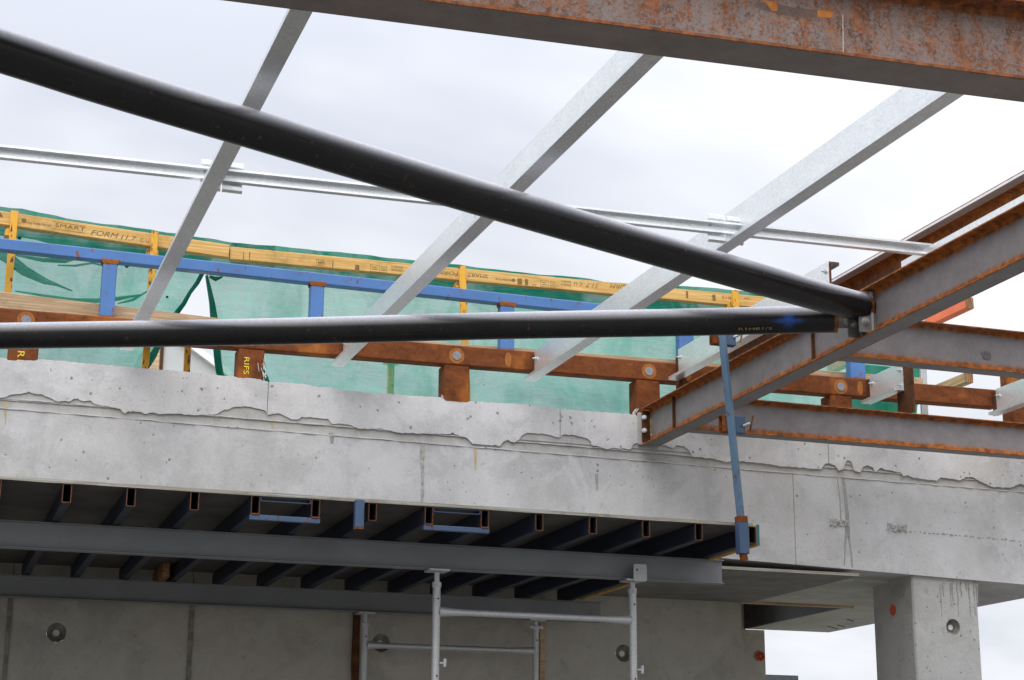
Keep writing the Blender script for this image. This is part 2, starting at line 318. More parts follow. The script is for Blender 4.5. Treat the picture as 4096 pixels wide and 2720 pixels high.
# ------------------------------------------------------------------ mesh builder
class MB:
    def __init__(s): s.v = []; s.f = []; s.a = {}; s.sm = []
    def add(s, verts, faces, smooth=False, **attrs):
        o = len(s.v); s.v += [V(p) for p in verts]
        for f in faces: s.f.append([i + o for i in f]); s.sm.append(smooth)
        for k, vals in attrs.items():
            d = s.a.setdefault(k, {})
            for i, x in enumerate(vals): d[o + i] = x
        return s
    def box(s, a, b):
        (x0, y0, z0), (x1, y1, z1) = a, b
        x0, x1 = sorted((x0, x1)); y0, y1 = sorted((y0, y1)); z0, z1 = sorted((z0, z1))
        return s.hexa([(x0, y0, z0), (x1, y0, z0), (x1, y1, z0), (x0, y1, z0), (x0, y0, z1), (x1, y0, z1), (x1, y1, z1), (x0, y1, z1)])
    def hexa(s, p): return s.add(p, [(0, 3, 2, 1), (4, 5, 6, 7), (0, 1, 5, 4), (1, 2, 6, 5), (2, 3, 7, 6), (3, 0, 4, 7)])
    def prism(s, prof, P0, P1, side, up, rust=None, steps=1, smooth=False):
        """closed 2-D outline (a along side, b along up) swept from P0 to P1"""
        P0, P1, side, up = V(P0), V(P1), V(side), V(up)
        n = len(prof); vs = []; at_ = []
        for k in range(steps + 1):
            c = P0.lerp(P1, k / steps)
            vs += [c + side * a + up * b for a, b in prof]
            at_ += list(rust) if rust else [0.0] * n
        fs = []
        for k in range(steps):
            for i in range(n):
                j = (i + 1) % n; fs.append((k * n + i, k * n + j, (k + 1) * n + j, (k + 1) * n + i))
        s.add(vs, fs, smooth, rust=at_)
        tri = tessellate_polygon([[V((a, b, 0)) for a, b in prof]])
        e0 = [P0 + side * a + up * b for a, b in prof]; e1 = [P1 + side * a + up * b for a, b in prof]
        ra = [max(0.75, x) if rust else 0.0 for x in (rust or [0.0] * n)]
        s.add(e0, [tuple(t) for t in tri], rust=ra); s.add(e1, [tuple(reversed(t)) for t in tri], rust=ra)
        return s
    def hollow(s, w_, h_, t, P0, P1, side, up, r=0.006, rust_ends=False, steps=1):
        """rectangular hollow section with open ends; the outline starts at its lower left corner"""
        P0, P1, side, up = V(P0), V(P1), V(side), V(up)
        o = rrect(w_, h_, r); i_ = [(t + a * (w_ - 2 * t) / w_, t + b * (h_ - 2 * t) / h_) for a, b in o]
        n = len(o)
        ln = (P1 - P0).length
        ks = [0.0, 0.012 / ln, 0.05 / ln, 1.0] if rust_ends else [k / steps for k in range(steps + 1)]
        ra = [0.9, 0.55, 0.0, 0.0] if rust_ends else [0.0] * (steps + 1)
        for prof, flip in ((o, 0), (i_, 1)):
            vs = []; at_ = []
            for k, rr in zip(ks, ra):
                c = P0.lerp(P1, k); vs += [c + side * a + up * b for a, b in prof]; at_ += [rr] * n
            fs = []
            for k in range(len(ks) - 1):
                for i in range(n):
                    j = (i + 1) % n; q = (k * n + i, k * n + j, (k + 1) * n + j, (k + 1) * n + i)
                    fs.append(q[::-1] if flip else q)
            s.add(vs, fs, rust=at_)
        for c in (P0, P1):
            vs = [c + side * a + up * b for a, b in o] + [c + side * a + up * b for a, b in i_]
            s.add(vs, [(i, (i + 1) % n, n + (i + 1) % n, n + i) for i in range(n)], rust=[0.95 if rust_ends else 0.0] * (2 * n))
        return s
    def tube(s, pts, rad, seg=20, rust=None, blue=None, caps=True):
        pts = [V(p) for p in pts]; m = len(pts); rad = rad if isinstance(rad, (list, tuple)) else [rad] * m
        vs = []; ra = []; ba = []
        ref = V((0, 0, 1))
        for k, p in enumerate(pts):
            d = (pts[min(k + 1, m - 1)] - pts[max(k - 1, 0)]).normalized()
            if abs(d.dot(ref)) > 0.95: ref = V((0, 1, 0))
            sd = d.cross(ref).normalized(); u = sd.cross(d).normalized()
            for i in range(seg):
                t = 2 * math.pi * i / seg
                vs.append(p + (sd * math.cos(t) + u * math.sin(t)) * rad[k])
                ra.append(rust(k, t) if rust else 0.0); ba.append(blue(k, t) if blue else 0.0)
        fs = [(k * seg + i, k * seg + (i + 1) % seg, (k + 1) * seg + (i + 1) % seg, (k + 1) * seg + i) for k in range(m - 1) for i in range(seg)]
        s.add(vs, fs, True, rust=ra, blue=ba)
        if caps:
            s.add(vs[:seg], [tuple(range(seg))[::-1]]); s.add(vs[-seg:], [tuple(range(seg))])
        return s
    def disc(s, c, n, r, t=0.004, seg=20):
        c, n = V(c), V(n).normalized(); return s.tube([c, c + n * t], r, seg)
    def bolt(s, c, n, r=0.013, t=0.010, shank=0.022):
        c, n = V(c), V(n).normalized()
        s.tube([c, c + n * 0.003], r * 1.35, 14); s.tube([c + n * 0.003, c + n * (0.003 + t)], r, 6)
        if shank: s.tube([c + n * (0.003 + t), c + n * (0.003 + t + shank)], r * 0.5, 8)
        return s
    def poly(s, outer, holes, y0, y1):
        """outline in the XZ plane with holes, extruded from y0 (front) to y1"""
        loops = [[V((x, z, 0)) for x, z in outer]] + [[V((x, z, 0)) for x, z in h] for h in holes]
        flat = [(x, z) for lp in [outer] + holes for x, z in lp]
        tri = tessellate_polygon(loops)
        s.add([(x, y0, z) for x, z in flat], [tuple(t) for t in tri]); s.add([(x, y1, z) for x, z in flat], [tuple(reversed(t)) for t in tri])
        n = len(outer)
        s.add([(x, y0, z) for x, z in outer] + [(x, y1, z) for x, z in outer], [(i, (i + 1) % n, n + (i + 1) % n, n + i) for i in range(n)])
        return s
    def build(s, name, mat, parent=None, origin=None, **props):
        if parent is not None: org = parent_origin(parent)
        elif origin is not None: org = V(origin)
        else:
            lo = V([min(p[i] for p in s.v) for i in range(3)]); hi = V([max(p[i] for p in s.v) for i in range(3)])
            org = V(((lo.x + hi.x) / 2, (lo.y + hi.y) / 2, lo.z))
        me = bpy.data.meshes.new(name)
        me.from_pydata([p - org for p in s.v], [], s.f); me.update()
        for k, d in s.a.items():
            a = me.attributes.new(k, 'FLOAT', 'POINT'); a.data.foreach_set('value', [d.get(i, 0.0) for i in range(len(s.v))])
        me.polygons.foreach_set('use_smooth', s.sm)
        import bmesh
        bm = bmesh.new(); bm.from_mesh(me); bmesh.ops.recalc_face_normals(bm, faces=bm.faces); bm.to_mesh(me); bm.free()
        me.materials.append(mat)
        o = bpy.data.objects.new(name, me); COL.objects.link(o)
        if parent is not None: o.parent = parent
        else: o.location = org
        for k, x in props.items(): o[k] = x
        return o
ORG = {}
def parent_origin(p):
    o = V(p.location)
    while p.parent: p = p.parent; o += V(p.location)
    return o
def thing(name, loc, label, cat, group=None):
    o = bpy.data.objects.new(name, None); o.empty_display_size = 0.1; COL.objects.link(o); o.location = loc
    o['label'] = label; o['category'] = cat
    if group: o['group'] = group
    return o
def tag(o, label, cat, group=None):
    o['label'] = label; o['category'] = cat
    if group: o['group'] = group
    return o
def rrect(w_, h_, r, n=3, ox=0.0, oy=0.0):
    p = []
    for cx, cy, a0 in ((w_ - r, r, -90), (w_ - r, h_ - r, 0), (r, h_ - r, 90), (r, r, 180)):
        for i in range(n + 1):
            a = R_(a0 + 90 * i / n); p.append((ox + cx + r * math.cos(a), oy + cy + r * math.sin(a)))
    return p
def sheet(pts, t):
    """thin folded sheet: a polyline given thickness t"""
    L_, Rr = [], []
    n = len(pts)
    for i, p in enumerate(pts):
        p = V((p[0], p[1])); d0 = (p - V((pts[i - 1][0], pts[i - 1][1]))).normalized() if i else None
        d1 = (V((pts[i + 1][0], pts[i + 1][1])) - p).normalized() if i < n - 1 else None
        d0 = d0 or d1; d1 = d1 or d0
        n0 = V((-d0.y, d0.x)); n1 = V((-d1.y, d1.x)); b = (n0 + n1); b = b / max(0.3, b.length ** 2 / 2)
        L_.append(tuple(p + b * t / 2)); Rr.append(tuple(p - b * t / 2))
    return L_ + Rr[::-1]
def ibeam(b, h, tf, tw, r=0.010):
    hb, ht = b / 2, tw / 2
    half = [(0, 0, .12), (hb - .022, 0, .14), (hb - .004, 0, .5), (hb, .002, 1.1), (hb, tf - .002, 1.15), (hb - .01, tf, .9), (ht + r + .01, tf, .8), (ht + r * .3, tf + r * .35, .95), (ht, tf + r, 1.0),
            (ht, h * .15, .80), (ht, h * .26, .28), (ht, h * .5, .02), (ht, h * .72, .10), (ht, h * .84, .42), (ht, h - tf - r, .95), (ht + r * .3, h - tf - r * .35, .85),
            (ht + r + .01, h - tf, .75), (hb - .012, h - tf, .75), (hb, h - tf + .002, 1.1), (hb, h - .002, 1.2), (hb - .008, h, .9), (0, h, .7)]
    pts = half + [(-x, y, q) for x, y, q in half[-2:0:-1]]
    return [(x, y) for x, y, q in pts], [q for x, y, q in pts]
X_, Y_, Z_ = V((1, 0, 0)), V((0, 1, 0)), V((0, 0, 1))
def beam(name, P0, P1, b, h, tf, tw, mat, parent=None, hot=1.0, **k):
    """P0, P1: middle of the underside"""
    P0, P1 = V(P0), V(P1); d = (P1 - P0).normalized(); side = d.cross(Z_).normalized(); up = side.cross(d)
    pr, ru = ibeam(b, h, tf, tw); ru = [q * hot if q > .25 else q for q in ru]
    return MB().prism(pr, P0, P1, side, up, ru, steps=max(1, int((P1 - P0).length / 0.5))).build(name, mat, parent, **k)
FONT = None
def lettering(body, P, ex, ez, size, mat, parent, name='lettering', shear=0.0, width=None, lift=0.0):
    """flat print: P is the lower left corner, ex the reading direction, ez the upward direction of the letters"""
    cu = bpy.data.curves.new(name, 'FONT'); cu.body = body; cu.size = size; cu.shear = shear; cu.resolution_u = 3
    ob = bpy.data.objects.new(name + '_tmp', cu); COL.objects.link(ob)
    dg = bpy.context.evaluated_depsgraph_get(); me = bpy.data.meshes.new_from_object(ob.evaluated_get(dg))
    bpy.data.objects.remove(ob); bpy.data.curves.remove(cu)
    ex, ez = V(ex).normalized(), V(ez).normalized()
    xs = [q.co.x for q in me.vertices]; k = 1.0
    if width and xs and max(xs) > 0: k = width / max(xs)
    org = parent_origin(parent)
    for q in me.vertices: q.co = V(P) + ex * (q.co.x * k) + ez * q.co.y - org
    me.materials.clear(); me.materials.append(mat)
    o = bpy.data.objects.new(name, me); COL.objects.link(o); o.parent = parent
    return o
def circle(cx, cz, r, n=24, jit=0.0):
    return [(cx + (r + random.uniform(-jit, jit)) * math.cos(2 * math.pi * i / n), cz + (r + random.uniform(-jit, jit)) * math.sin(2 * math.pi * i / n)) for i in range(n)]
def cone_hole(parent, cx, cz, y, r, depth, mat):
    b = MB(); n = 24
    ring = [(cx + r * math.cos(2 * math.pi * i / n), y, cz + r * math.sin(2 * math.pi * i / n)) for i in range(n)]
    rin = [(cx + r * .55 * math.cos(2 * math.pi * i / n), y + depth, cz + r * .55 * math.sin(2 * math.pi * i / n)) for i in range(n)]
    b.add(ring + rin, [(i, (i + 1) % n, n + (i + 1) % n, n + i) for i in range(n)], True)
    b.add(rin, [tuple(range(n))])
    o = b.build('tie_recess', mat, parent)
    MB().tube([(cx, y + depth - 0.004, cz), (cx, y + depth - 0.012, cz)], r * .34, 16).build('tie_plug', PLUG, parent)
    return o

# ================================================================== THE SETTING
g = MB(); N = 24
for i in range(N):
    for j in range(N):
        pass
g.add([(-900, -900, 0), (900, -900, 0), (900, 1500, 0), (-900, 1500, 0)], [(0, 1, 2, 3)])
g.build('ground', GROUND, origin=(0, 0, 0), kind='structure')

# far flat roof that shows under the building at the lower right
a = at(3065, 2698, Y=60); b_ = at(3193, 2706, Y=60)
t = thing('far_building', ((a.x + b_.x) / 2, 62, 0), 'low distant building with a dark flat roof beyond the columns at lower right', 'building')
MB().box((a.x, 60.4, 0), (b_.x - .3, 66, a.z - 0.25)).build('wall', WHITE, t)
MB().box((a.x - .3, 60, a.z - 0.30), (b_.x, 66.4, a.z)).build('roof', ROOF, t)

# pale shed seen through the gap in the net
y0 = 17.0
p0, p1, p2 = at(622, 1330, Y=y0), at(768, 1404, Y=y0), at(880, 1487, Y=y0)
sl = (p2.z - p1.z) / (p2.x - p1.x)
xa, xb = p0.x, p2.x + 1.0
za = p1.z + sl * (xa - p1.x); zb_ = p1.z + sl * (xb - p1.x)
t = thing('pale_shed', ((xa + xb) / 2, y0 + 1.5, 0), 'pale clad shed with a sloping roof edge seen through the gap in the green net', 'shed')
MB().poly([(xa, 0), (xb, 0), (xb, zb_), (xa, za)], [], y0, y0 + 3).build('wall', WHITE, t)
rb = MB(); d = V((xb - xa, 0, zb_ - za)).normalized(); n_ = V((-d.z, 0, d.x))
rb.prism([(0, 0), (.06, 0), (.06, 3.2), (0, 3.2)], V((xa, y0 - .06, za)), V((xb, y0 - .06, zb_)), n_, Y_)
rb.build('roof', plain('white_trim', (0.78, 0.78, 0.76), 0.5, 0, 0.05), t)
MB().box((xa - .02, y0 - .03, 2.5), (xa + .05, y0 - .002, za)).build('corner_trim', PINE, t)
MB().box((xa + .06, y0 - .02, 2.5), (xa + .09, y0 - .002, za - .05)).build('corner_trim', RUST_DARK, t)

# ================================================================== CONCRETE FRAME
YF = 11.0
def zled(x): return 4.003 - 0.0077 * (x - 0.378)
def zbot(x): return 3.338 if x < 4.86 else 3.338 - 0.0285 * (x - 4.86)
BX0, BX1, BYB = -6.0, 8.14, 12.72
j1, j2 = at(1690, 1890, Y=YF).x, at(3177, 2060, Y=YF).x
bm_t = thing('edge_beam', (3.3, 11.8, 3.3), 'deep grey concrete edge beam running across the picture above the formwork deck', 'beam')
def seg(x0, x1):
    n = max(2, int((x1 - x0) / 0.06)); top = []
    for i in range(n + 1):
        x = x0 + (x1 - x0) * i / n; top.append((x, zled(x) + random.uniform(-.0025, .0015)))
    botp = [(x0, zbot(x0))] + ([(4.86, zbot(4.86))] if x0 < 4.86 < x1 else []) + [(x1, zbot(x1))]
    return MB().poly(botp + top[::-1], [], YF, BYB).build('beam_segment', CONC_BEAM, bm_t)
seg(BX0, j1 - .006); seg(j1 + .006, j2 - .002); seg(j2 + .002, BX1)
# crumbly mortar joint
jb = MB(); n = 26; L0, Rr = [], []
for i in range(n + 1):
    z = 3.34 + (zled(j1) - 3.34) * i / n; wv = .005 + .014 * max(0, (i / n - .45)) + random.uniform(0, .006)
    jit = .016 * math.sin(i * .35) * (i / n)
    L0.append((j1 - wv - jit * .3, z)); Rr.append((j1 + wv - jit * .3, z))
jb.poly(L0 + Rr[::-1], [], YF - .003, YF + .05).build('mortar_joint', CONC_ROUGH, bm_t)
# arris lips left by the form strips
for (dz, yy, s0) in ((0.0, YF, 1.0), (0.066, YF + .006, .8)):
    r_ = MB(); xs = [BX0 + .05 + i * .05 for i in range(int((BX1 - BX0 - .1) / .05))]
    pv = []
    for x in xs:
        z = zled(x) + dz + random.uniform(-.002, .002); k = s0 * random.choice((.3, .7, 1, 1, 1.2))
        pv.append([(x, yy + .02, z - .001), (x, yy - .006 * k, z - .001), (x, yy - .006 * k, z + .006 * k), (x, yy + .02, z + .008)])
    vs = [q for p in pv for q in p]
    r_.add(vs, [(4 * i + j, 4 * i + (j + 1) % 4, 4 * i + 4 + (j + 1) % 4, 4 * i + 4 + j) for i in range(len(pv) - 1) for j in range(4)])
    r_.build('form_strip_lip', CONC_UP, bm_t)
# rough patches and drips on the beam
def blob(u0, v0, u1, v1, yy, jit=3, n=10):
    top = [(u0 + (u1 - u0) * i / n, v0 + random.uniform(-jit, jit) + (u1 - u0) * .07 * i / n) for i in range(n + 1)]
    bot = [(u0 + (u1 - u0) * i / n, v1 + random.uniform(-jit, jit) + (u1 - u0) * .07 * i / n) for i in range(n + 1)]
    return [(at(u, v, Y=yy).x, at(u, v, Y=yy).z) for u, v in bot + top[::-1]]
for q in ((3320, 2076, 3396, 2102), (3549, 2094, 3628, 2122)):
    b = MB(); b.poly(blob(*q, YF), [], YF - .004, YF + .01)
    for i in range(26):
        u, v = random.uniform(q[0] + 4, q[2] - 4), random.uniform(q[1] + 4, q[3]); v += (u - q[0]) * .07
        c = at(u, v, Y=YF - .004); r = random.uniform(.006, .014)
        b.tube([c + Y_ * .004, c - Y_ * r * .5], [r, r * .5], 6)
    b.build('rough_patch', CONC_ROUGH, bm_t)
for pts in ([(3364, 1906, 3378, 1906), (3376, 1990, 3388, 1990), (3382, 2080, 3398, 2080), (3378, 2150, 3400, 2150)],
            [(3378, 2150, 3387, 2150), (3378, 2200, 3383, 2200), (3375, 2262, 3379, 2262)],
            [(3390, 2145, 3400, 2150), (3399, 2200, 3406, 2200), (3406, 2270, 3413, 2270)],
            [(3346, 1905, 3350, 1905), (3358, 1990, 3361, 1990), (3361, 2076, 3365, 2076)],
            [(1316, 1732, 1338, 1733), (1319, 1758, 1336, 1758), (1322, 1774, 1333, 1775)],
            [(2380, 1895, 2392, 1895), (2382, 1930, 2393, 1930), (2386, 1960, 2392, 1960)]):
    lf = [at(p[0], p[1], Y=YF) for p in pts]; rg = [at(p[2], p[3], Y=YF) for p in pts]
    MB().poly([(q.x, q.z) for q in lf] + [(q.x, q.z) for q in rg[::-1]], [], YF - .0015, YF + .003).build('damp_drip', STAIN, bm_t)
RSTAIN = plain('rusty_water_stain', (0.43, 0.35, 0.22), 0.9, 0, 0.2, 14)
for pts, yy in (([(1078, 1662, 1092, 1662), (1080, 1690, 1096, 1690), (1084, 1712, 1092, 1712)], YF + .0115), ([(12, 1596, 30, 1596), (10, 1625, 32, 1625), (14, 1636, 24, 1636)], YF + .0115),
                ([(1892, 1795, 1908, 1796), (1897, 1830, 1907, 1830), (1899, 1880, 1905, 1880)], YF), ([(1415, 1704, 1430, 1705), (1418, 1718, 1427, 1718), (1420, 1728, 1425, 1728)], YF + .0115),
                ([(16, 1640, 27, 1641), (18, 1670, 25, 1670), (19, 1700, 23, 1700)], YF)):
    lf = [at(p[0], p[1], Y=yy) for p in pts]; rg = [at(p[2], p[3], Y=yy) for p in pts]
    MB().poly([(q.x, q.z) for q in lf] + [(q.x, q.z) for q in rg[::-1]], [], yy - .0012, yy + .002).build('rusty_stain', RSTAIN, bm_t)
db = MB()
for i in range(26):
    u = 3640 + i * 18 + random.uniform(-4, 4); v = 2124 + (u - 3640) * .092 + random.uniform(-3, 3); ww = random.uniform(5, 15); hh = random.uniform(2, 5)
    db.poly([(at(a_, b__, Y=YF).x, at(a_, b__, Y=YF).z) for a_, b__ in ((u, v + hh), (u + ww, v + hh + 1), (u + ww * .8, v - hh), (u + 2, v - hh + 1))], [], YF - .0015, YF + .003)
db.build('scored_line', STAIN, bm_t)

# upstand (parapet) above the groove
up_t = thing('concrete_upstand', (3.3, 11.2, 4.0), 'pale concrete upstand with a ragged lower edge on top of the edge beam', 'parapet')
MB().box((BX0, YF + .006, 4.058), (BX1, YF + .30, 4.285)).build('upstand_core', CONC_OLD, up_t)
MB().box((BX0, YF + .012, 3.90), (BX1, YF + .31, 4.066)).build('groove', CONC_OLD, up_t)
TOP = [(-3200, 1150), (-1600, 1300), (-420, 1398), (0, 1432), (26, 1434), (31, 1441), (90, 1443), (145, 1442), (150, 1438), (200, 1440), (330, 1452), (569, 1473), (735, 1486), (800, 1492), (875, 1502), (940, 1507), (952, 1512), (1000, 1513), (1040, 1517), (1052, 1524),
       (1075, 1528), (1180, 1534), (1215, 1536), (1260, 1546), (1330, 1552), (1380, 1563), (1530, 1574), (1640, 1583), (1762, 1590), (1776, 1596), (1783, 1606), (1800, 1612), (1850, 1615), (1870, 1609), (1882, 1604),
       (2000, 1613), (2100, 1617), (2232, 1635), (2244, 1637), (2400, 1648), (2540, 1658), (2552, 1669), (2600, 1672), (2640, 1668), (2650, 1664), (3000, 1694), (3310, 1722), (3330, 1728), (3400, 1730), (3700, 1752), (4020, 1778), (4040, 1786), (4110, 1790), (4500, 1815)]
BOT = [(-3200, 1330), (-1600, 1468), (-420, 1560), (-40, 1592), (15, 1590), (50, 1578), (85, 1576), (115, 1567), (130, 1574), (160, 1577), (200, 1592), (232, 1607), (283, 1605), (292, 1597), (310, 1594), (330, 1605), (362, 1602), (372, 1612), (382, 1618), (397, 1620), (440, 1628), (480, 1635), (492, 1650), (500, 1654), (512, 1645), (560, 1647),
       (578, 1656), (610, 1650), (640, 1657), (700, 1655), (780, 1661), (865, 1658), (890, 1643), (940, 1628), (980, 1625), (1020, 1633), (1060, 1643), (1072, 1660), (1092, 1655), (1110, 1653), (1135, 1662), (1165, 1678), (1195, 1677), (1208, 1667), (1260, 1671), (1312, 1675), (1325, 1694), (1390, 1697), (1440, 1715),
       (1530, 1716), (1590, 1731), (1720, 1735), (1800, 1737), (1808, 1730), (1820, 1738), (1868, 1752), (1890, 1775), (1940, 1779), (2000, 1783), (2012, 1768), (2032, 1758), (2042, 1767), (2058, 1770), (2076, 1760), (2084, 1745), (2110, 1731), (2180, 1737), (2240, 1752), (2250, 1738), (2300, 1742), (2345, 1752),
       (2362, 1765), (2366, 1780), (2412, 1792), (2425, 1797), (2445, 1792), (2480, 1795), (2524, 1796), (2532, 1778), (2562, 1766), (2620, 1776), (2670, 1785), (2692, 1793), (2706, 1781), (2735, 1784), (2752, 1798), (2768, 1826), (2800, 1829), (2850, 1835), (2882, 1842), (2905, 1849), (2925, 1843), (2967, 1845),
       (3040, 1852), (3085, 1858), (3130, 1866), (3178, 1868), (3240, 1874), (3284, 1877), (3298, 1857), (3315, 1854), (3337, 1860), (3354, 1883), (3372, 1878), (3380, 1852), (3388, 1841), (3405, 1848), (3416, 1882), (3442, 1889), (3452, 1868), (3470, 1861), (3489, 1868), (3501, 1889), (3520, 1872), (3560, 1882),
       (3601, 1889), (3613, 1904), (3630, 1900), (3654, 1912), (3700, 1917), (3747, 1924), (3763, 1909), (3790, 1914), (3841, 1921), (3860, 1909), (3888, 1908), (3923, 1927), (3970, 1948), (4041, 1951), (4082, 1936), (4130, 1950), (4250, 1968), (4500, 1985)]
def xz(lst, yy): return [(at(u, v, Y=yy).x, at(u, v, Y=yy).z) for u, v in lst]
def rough(lst, k):
    out = []
    for a_, b__ in zip(lst[:-1], lst[1:]):
        n = max(1, int(abs(b__[0] - a_[0]) / .014))
        for i in range(n):
            f = i / n; out.append((a_[0] + (b__[0] - a_[0]) * f, a_[1] + (b__[1] - a_[1]) * f + (random.uniform(-k, k) if i else 0)))
    return out + [lst[-1]]
tz, bz = rough(xz(TOP, YF), .0025), rough(xz(BOT, YF), .0035)
cuts = [-9, at(1071, 1590, Y=YF).x, at(2240, 1690, Y=YF).x, at(3312, 1790, Y=YF).x, 8.12]
def clip(l, a_, b__):
    def lerp_at(x):
        for p, q in zip(l[:-1], l[1:]):
            if p[0] <= x <= q[0] and q[0] > p[0]: return p[1] + (q[1] - p[1]) * (x - p[0]) / (q[0] - p[0])
        return l[0][1] if x < l[0][0] else l[-1][1]
    a2, b2 = max(a_, l[0][0]), min(b__, l[-1][0])
    return [(a2, lerp_at(a2))] + [p for p in l if a2 + .001 < p[0] < b2 - .001] + [(b2, lerp_at(b2))]
for c0, c1 in zip(cuts[:-1], cuts[1:]):
    MB().poly(clip(bz, c0 + .0025, c1 - .0025) + clip(tz, c0 + .0025, c1 - .0025)[::-1], [], YF - .003, YF + .010).build('upstand_facing', CONC_UP, up_t)
# mortar smears at the feet of the rusty posts
for cu_, cv_, ww, hh in ((1050, 1492, 16, 26), (1058, 1455, 7, 30), (1770, 1590, 12, 24), (2540, 1655, 8, 26)):
    b = MB()
    for i in range(5):
        c = at(cu_ + random.gauss(0, ww * .5), cv_ + random.gauss(0, hh * .5), Y=11.019); a0 = random.uniform(.9, 1.9); ln = random.uniform(.012, .045); wd = random.uniform(.002, .007)
        pts = []
        for k in range(12):
            th = 2 * math.pi * k / 12; q = V((math.cos(th) * ln, math.sin(th) * wd)) * random.uniform(.7, 1.2)
            pts.append((c.x + q.x * math.cos(a0) - q.y * math.sin(a0), c.z + q.x * math.sin(a0) + q.y * math.cos(a0)))
        b.poly(pts, [], 11.0208, 11.0236)
    b.build('mortar_smear', CONC_UP, up_t)

# slab behind the beam: L-shaped soffit with a black formply step
sl_t = thing('floor_slab', (7.6, 13.6, 3.26), 'concrete floor slab with pale green soffit behind the right column', 'slab')
MB().box((7.29, BYB + .002, 3.268), (BX1, 14.74, 3.9)).build('soffit_strip', CONC_SOFF, sl_t)
MB().box((4.6, BYB + .002, 3.64), (7.27, 15.4, 3.9)).build('upper_slab', CONC_SOFF, sl_t)
MB().box((5.2, YF + .35, 3.264), (7.26, BYB, 3.30)).build('beam_soffit', CONC_SOFF, sl_t)
MB().box((BX0, BYB + .003, 3.292), (4.595, 15.4, 3.9)).build('rear_slab', CONC_SOFF, sl_t)
MB().box((4.6, BYB + .003, 3.292), (6.24, BYB + .25, 3.635)).build('wall_head', CONC_WALL, sl_t)
MB().box((7.272, BYB + .05, 3.270), (7.289, 14.758, 3.639)).build('formply_sheet', FORMPLY, sl_t)
MB().box((6.25, BYB + .004, 3.245), (7.27, BYB + .045, 3.279)).build('timber_strip', PINE, sl_t)
for (u, v, l) in ((3350, 2500, 30), (3310, 2505, 40), (3390, 2478, 26)):
    p = at(u, v, Z=3.266); q = at(u + l, v + l * .25, Z=3.266)
    MB().tube([p, q], .004, 6).build('tie_wire', RUST_DARK, sl_t)
# plywood left under the beam
py = thing('soffit_plywood', (5.7, 11.8, 3.24), 'grey plywood sheet still lying under the beam right of the deck', 'plywood')
MB().box((4.72, 10.96, 3.246), (6.31, 12.70, 3.262)).build('sheet', PLY_PALE, py)
MB().box((4.72, 10.952, 3.244), (6.31, 10.959, 3.264)).build('sheet_edge', PLY_EDGE, py)

# column
cx0, cx1 = 6.782, 7.325
ct = thing('concrete_column', ((cx0 + cx1) / 2, 11.3, 0), 'square pale concrete column with a round tie hole holding up the beam', 'column')
hc = at(3813, 2508, Y=YF + .03)
cz_ = .012
CF = YF + .03
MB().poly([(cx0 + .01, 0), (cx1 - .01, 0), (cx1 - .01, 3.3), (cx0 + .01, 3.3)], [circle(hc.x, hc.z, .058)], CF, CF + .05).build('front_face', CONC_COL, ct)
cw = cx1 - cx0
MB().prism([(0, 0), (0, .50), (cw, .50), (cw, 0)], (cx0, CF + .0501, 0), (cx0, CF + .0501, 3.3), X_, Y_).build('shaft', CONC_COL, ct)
for pr_ in ([(0, .05), (0, .013), (.0098, .0006), (.0098, .05)], [(cw, .05), (cw - .0098, .05), (cw - .0098, .0006), (cw, .013)]):
    MB().prism(pr_, (cx0, CF, 0), (cx0, CF, 3.3), X_, Y_).build('chamfer', CONC_COL, ct)
cone_hole(ct, hc.x, hc.z, CF + .001, .058, .047, FIN_RECESS_D)
od = at(3573, 2440, X=cx0)
MB().tube([(cx0 - .001, od.y, od.z), (cx0 - .006, od.y, od.z)], .040, 24).build('orange_cap', ORANGE_P, ct)
dr = MB()
for u in (3760, 3772, 3800, 3808, 3828, 3842, 3865, 3874, 3895, 3905):
    p0 = at(u, 2328 + random.uniform(0, 8), Y=CF); ln = random.choice((.06, .1, .16, .24)); wd = random.uniform(.004, .011)
    pts = [p0 + V((random.uniform(-.004, .004), -.001, -ln * i / 6)) for i in range(7)]
    dr.tube(pts, [wd * (1 - .1 * i) for i in range(7)], 7)
dr.build('mortar_drip', CONC_ROUGH, ct)

# rear wall of cast panels
YW = 12.75
wt = thing('rear_wall', (3, YW, 0), 'shaded grey concrete wall of tall panels behind the scaffold frames', 'wall')
wx = [-6.0, -3.6, -1.2] + [at(u, 2560, Y=YW).x for u in (30, 761, 1422, 2167)] + [at(2969, 2560, Y=YW).x]
holes = [at(u, v, Y=YW) for u, v in ((226, 2530), (1524, 2572), (2495, 2613))]
for a_, b__ in zip(wx[:-1], wx[1:]):
    hs = [h for h in holes if a_ < h.x < b__]
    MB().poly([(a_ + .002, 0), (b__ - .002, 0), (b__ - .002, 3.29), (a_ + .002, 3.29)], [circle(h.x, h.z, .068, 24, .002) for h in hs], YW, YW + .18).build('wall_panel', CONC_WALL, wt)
    for h in hs: cone_hole(wt, h.x, h.z, YW + .001, .068, .05, FIN_RECESS_D)
for k, (wd, mt, yo) in zip((3, 4, 5, 6), ((.015, FIN_RECESS_D, .010), (.017, FIN_RECESS_D, .012), (.026, RUST_DARK, .03), (.018, PINE, .02))):
    x = wx[k]; n = 30; lf = [(x - wd + random.uniform(-.003, .003), 3.2 * i / n) for i in range(n + 1)]; rg = [(x + wd + random.uniform(-.003, .003), 3.2 * i / n) for i in range(n + 1)]
    MB().poly(lf + rg[::-1], [], YW - yo, YW - .0015).build('joint_strip', mt, wt)
fc = thing('far_pier', (7.3, 14.9, 0), 'narrow shaded concrete pier behind the end of the rear wall', 'pier')
MB().box((6.9, 14.76, 0), (at(3060, 2600, Y=14.76).x, 15.1, 3.266)).build('shaft', CONC_WALL, fc)
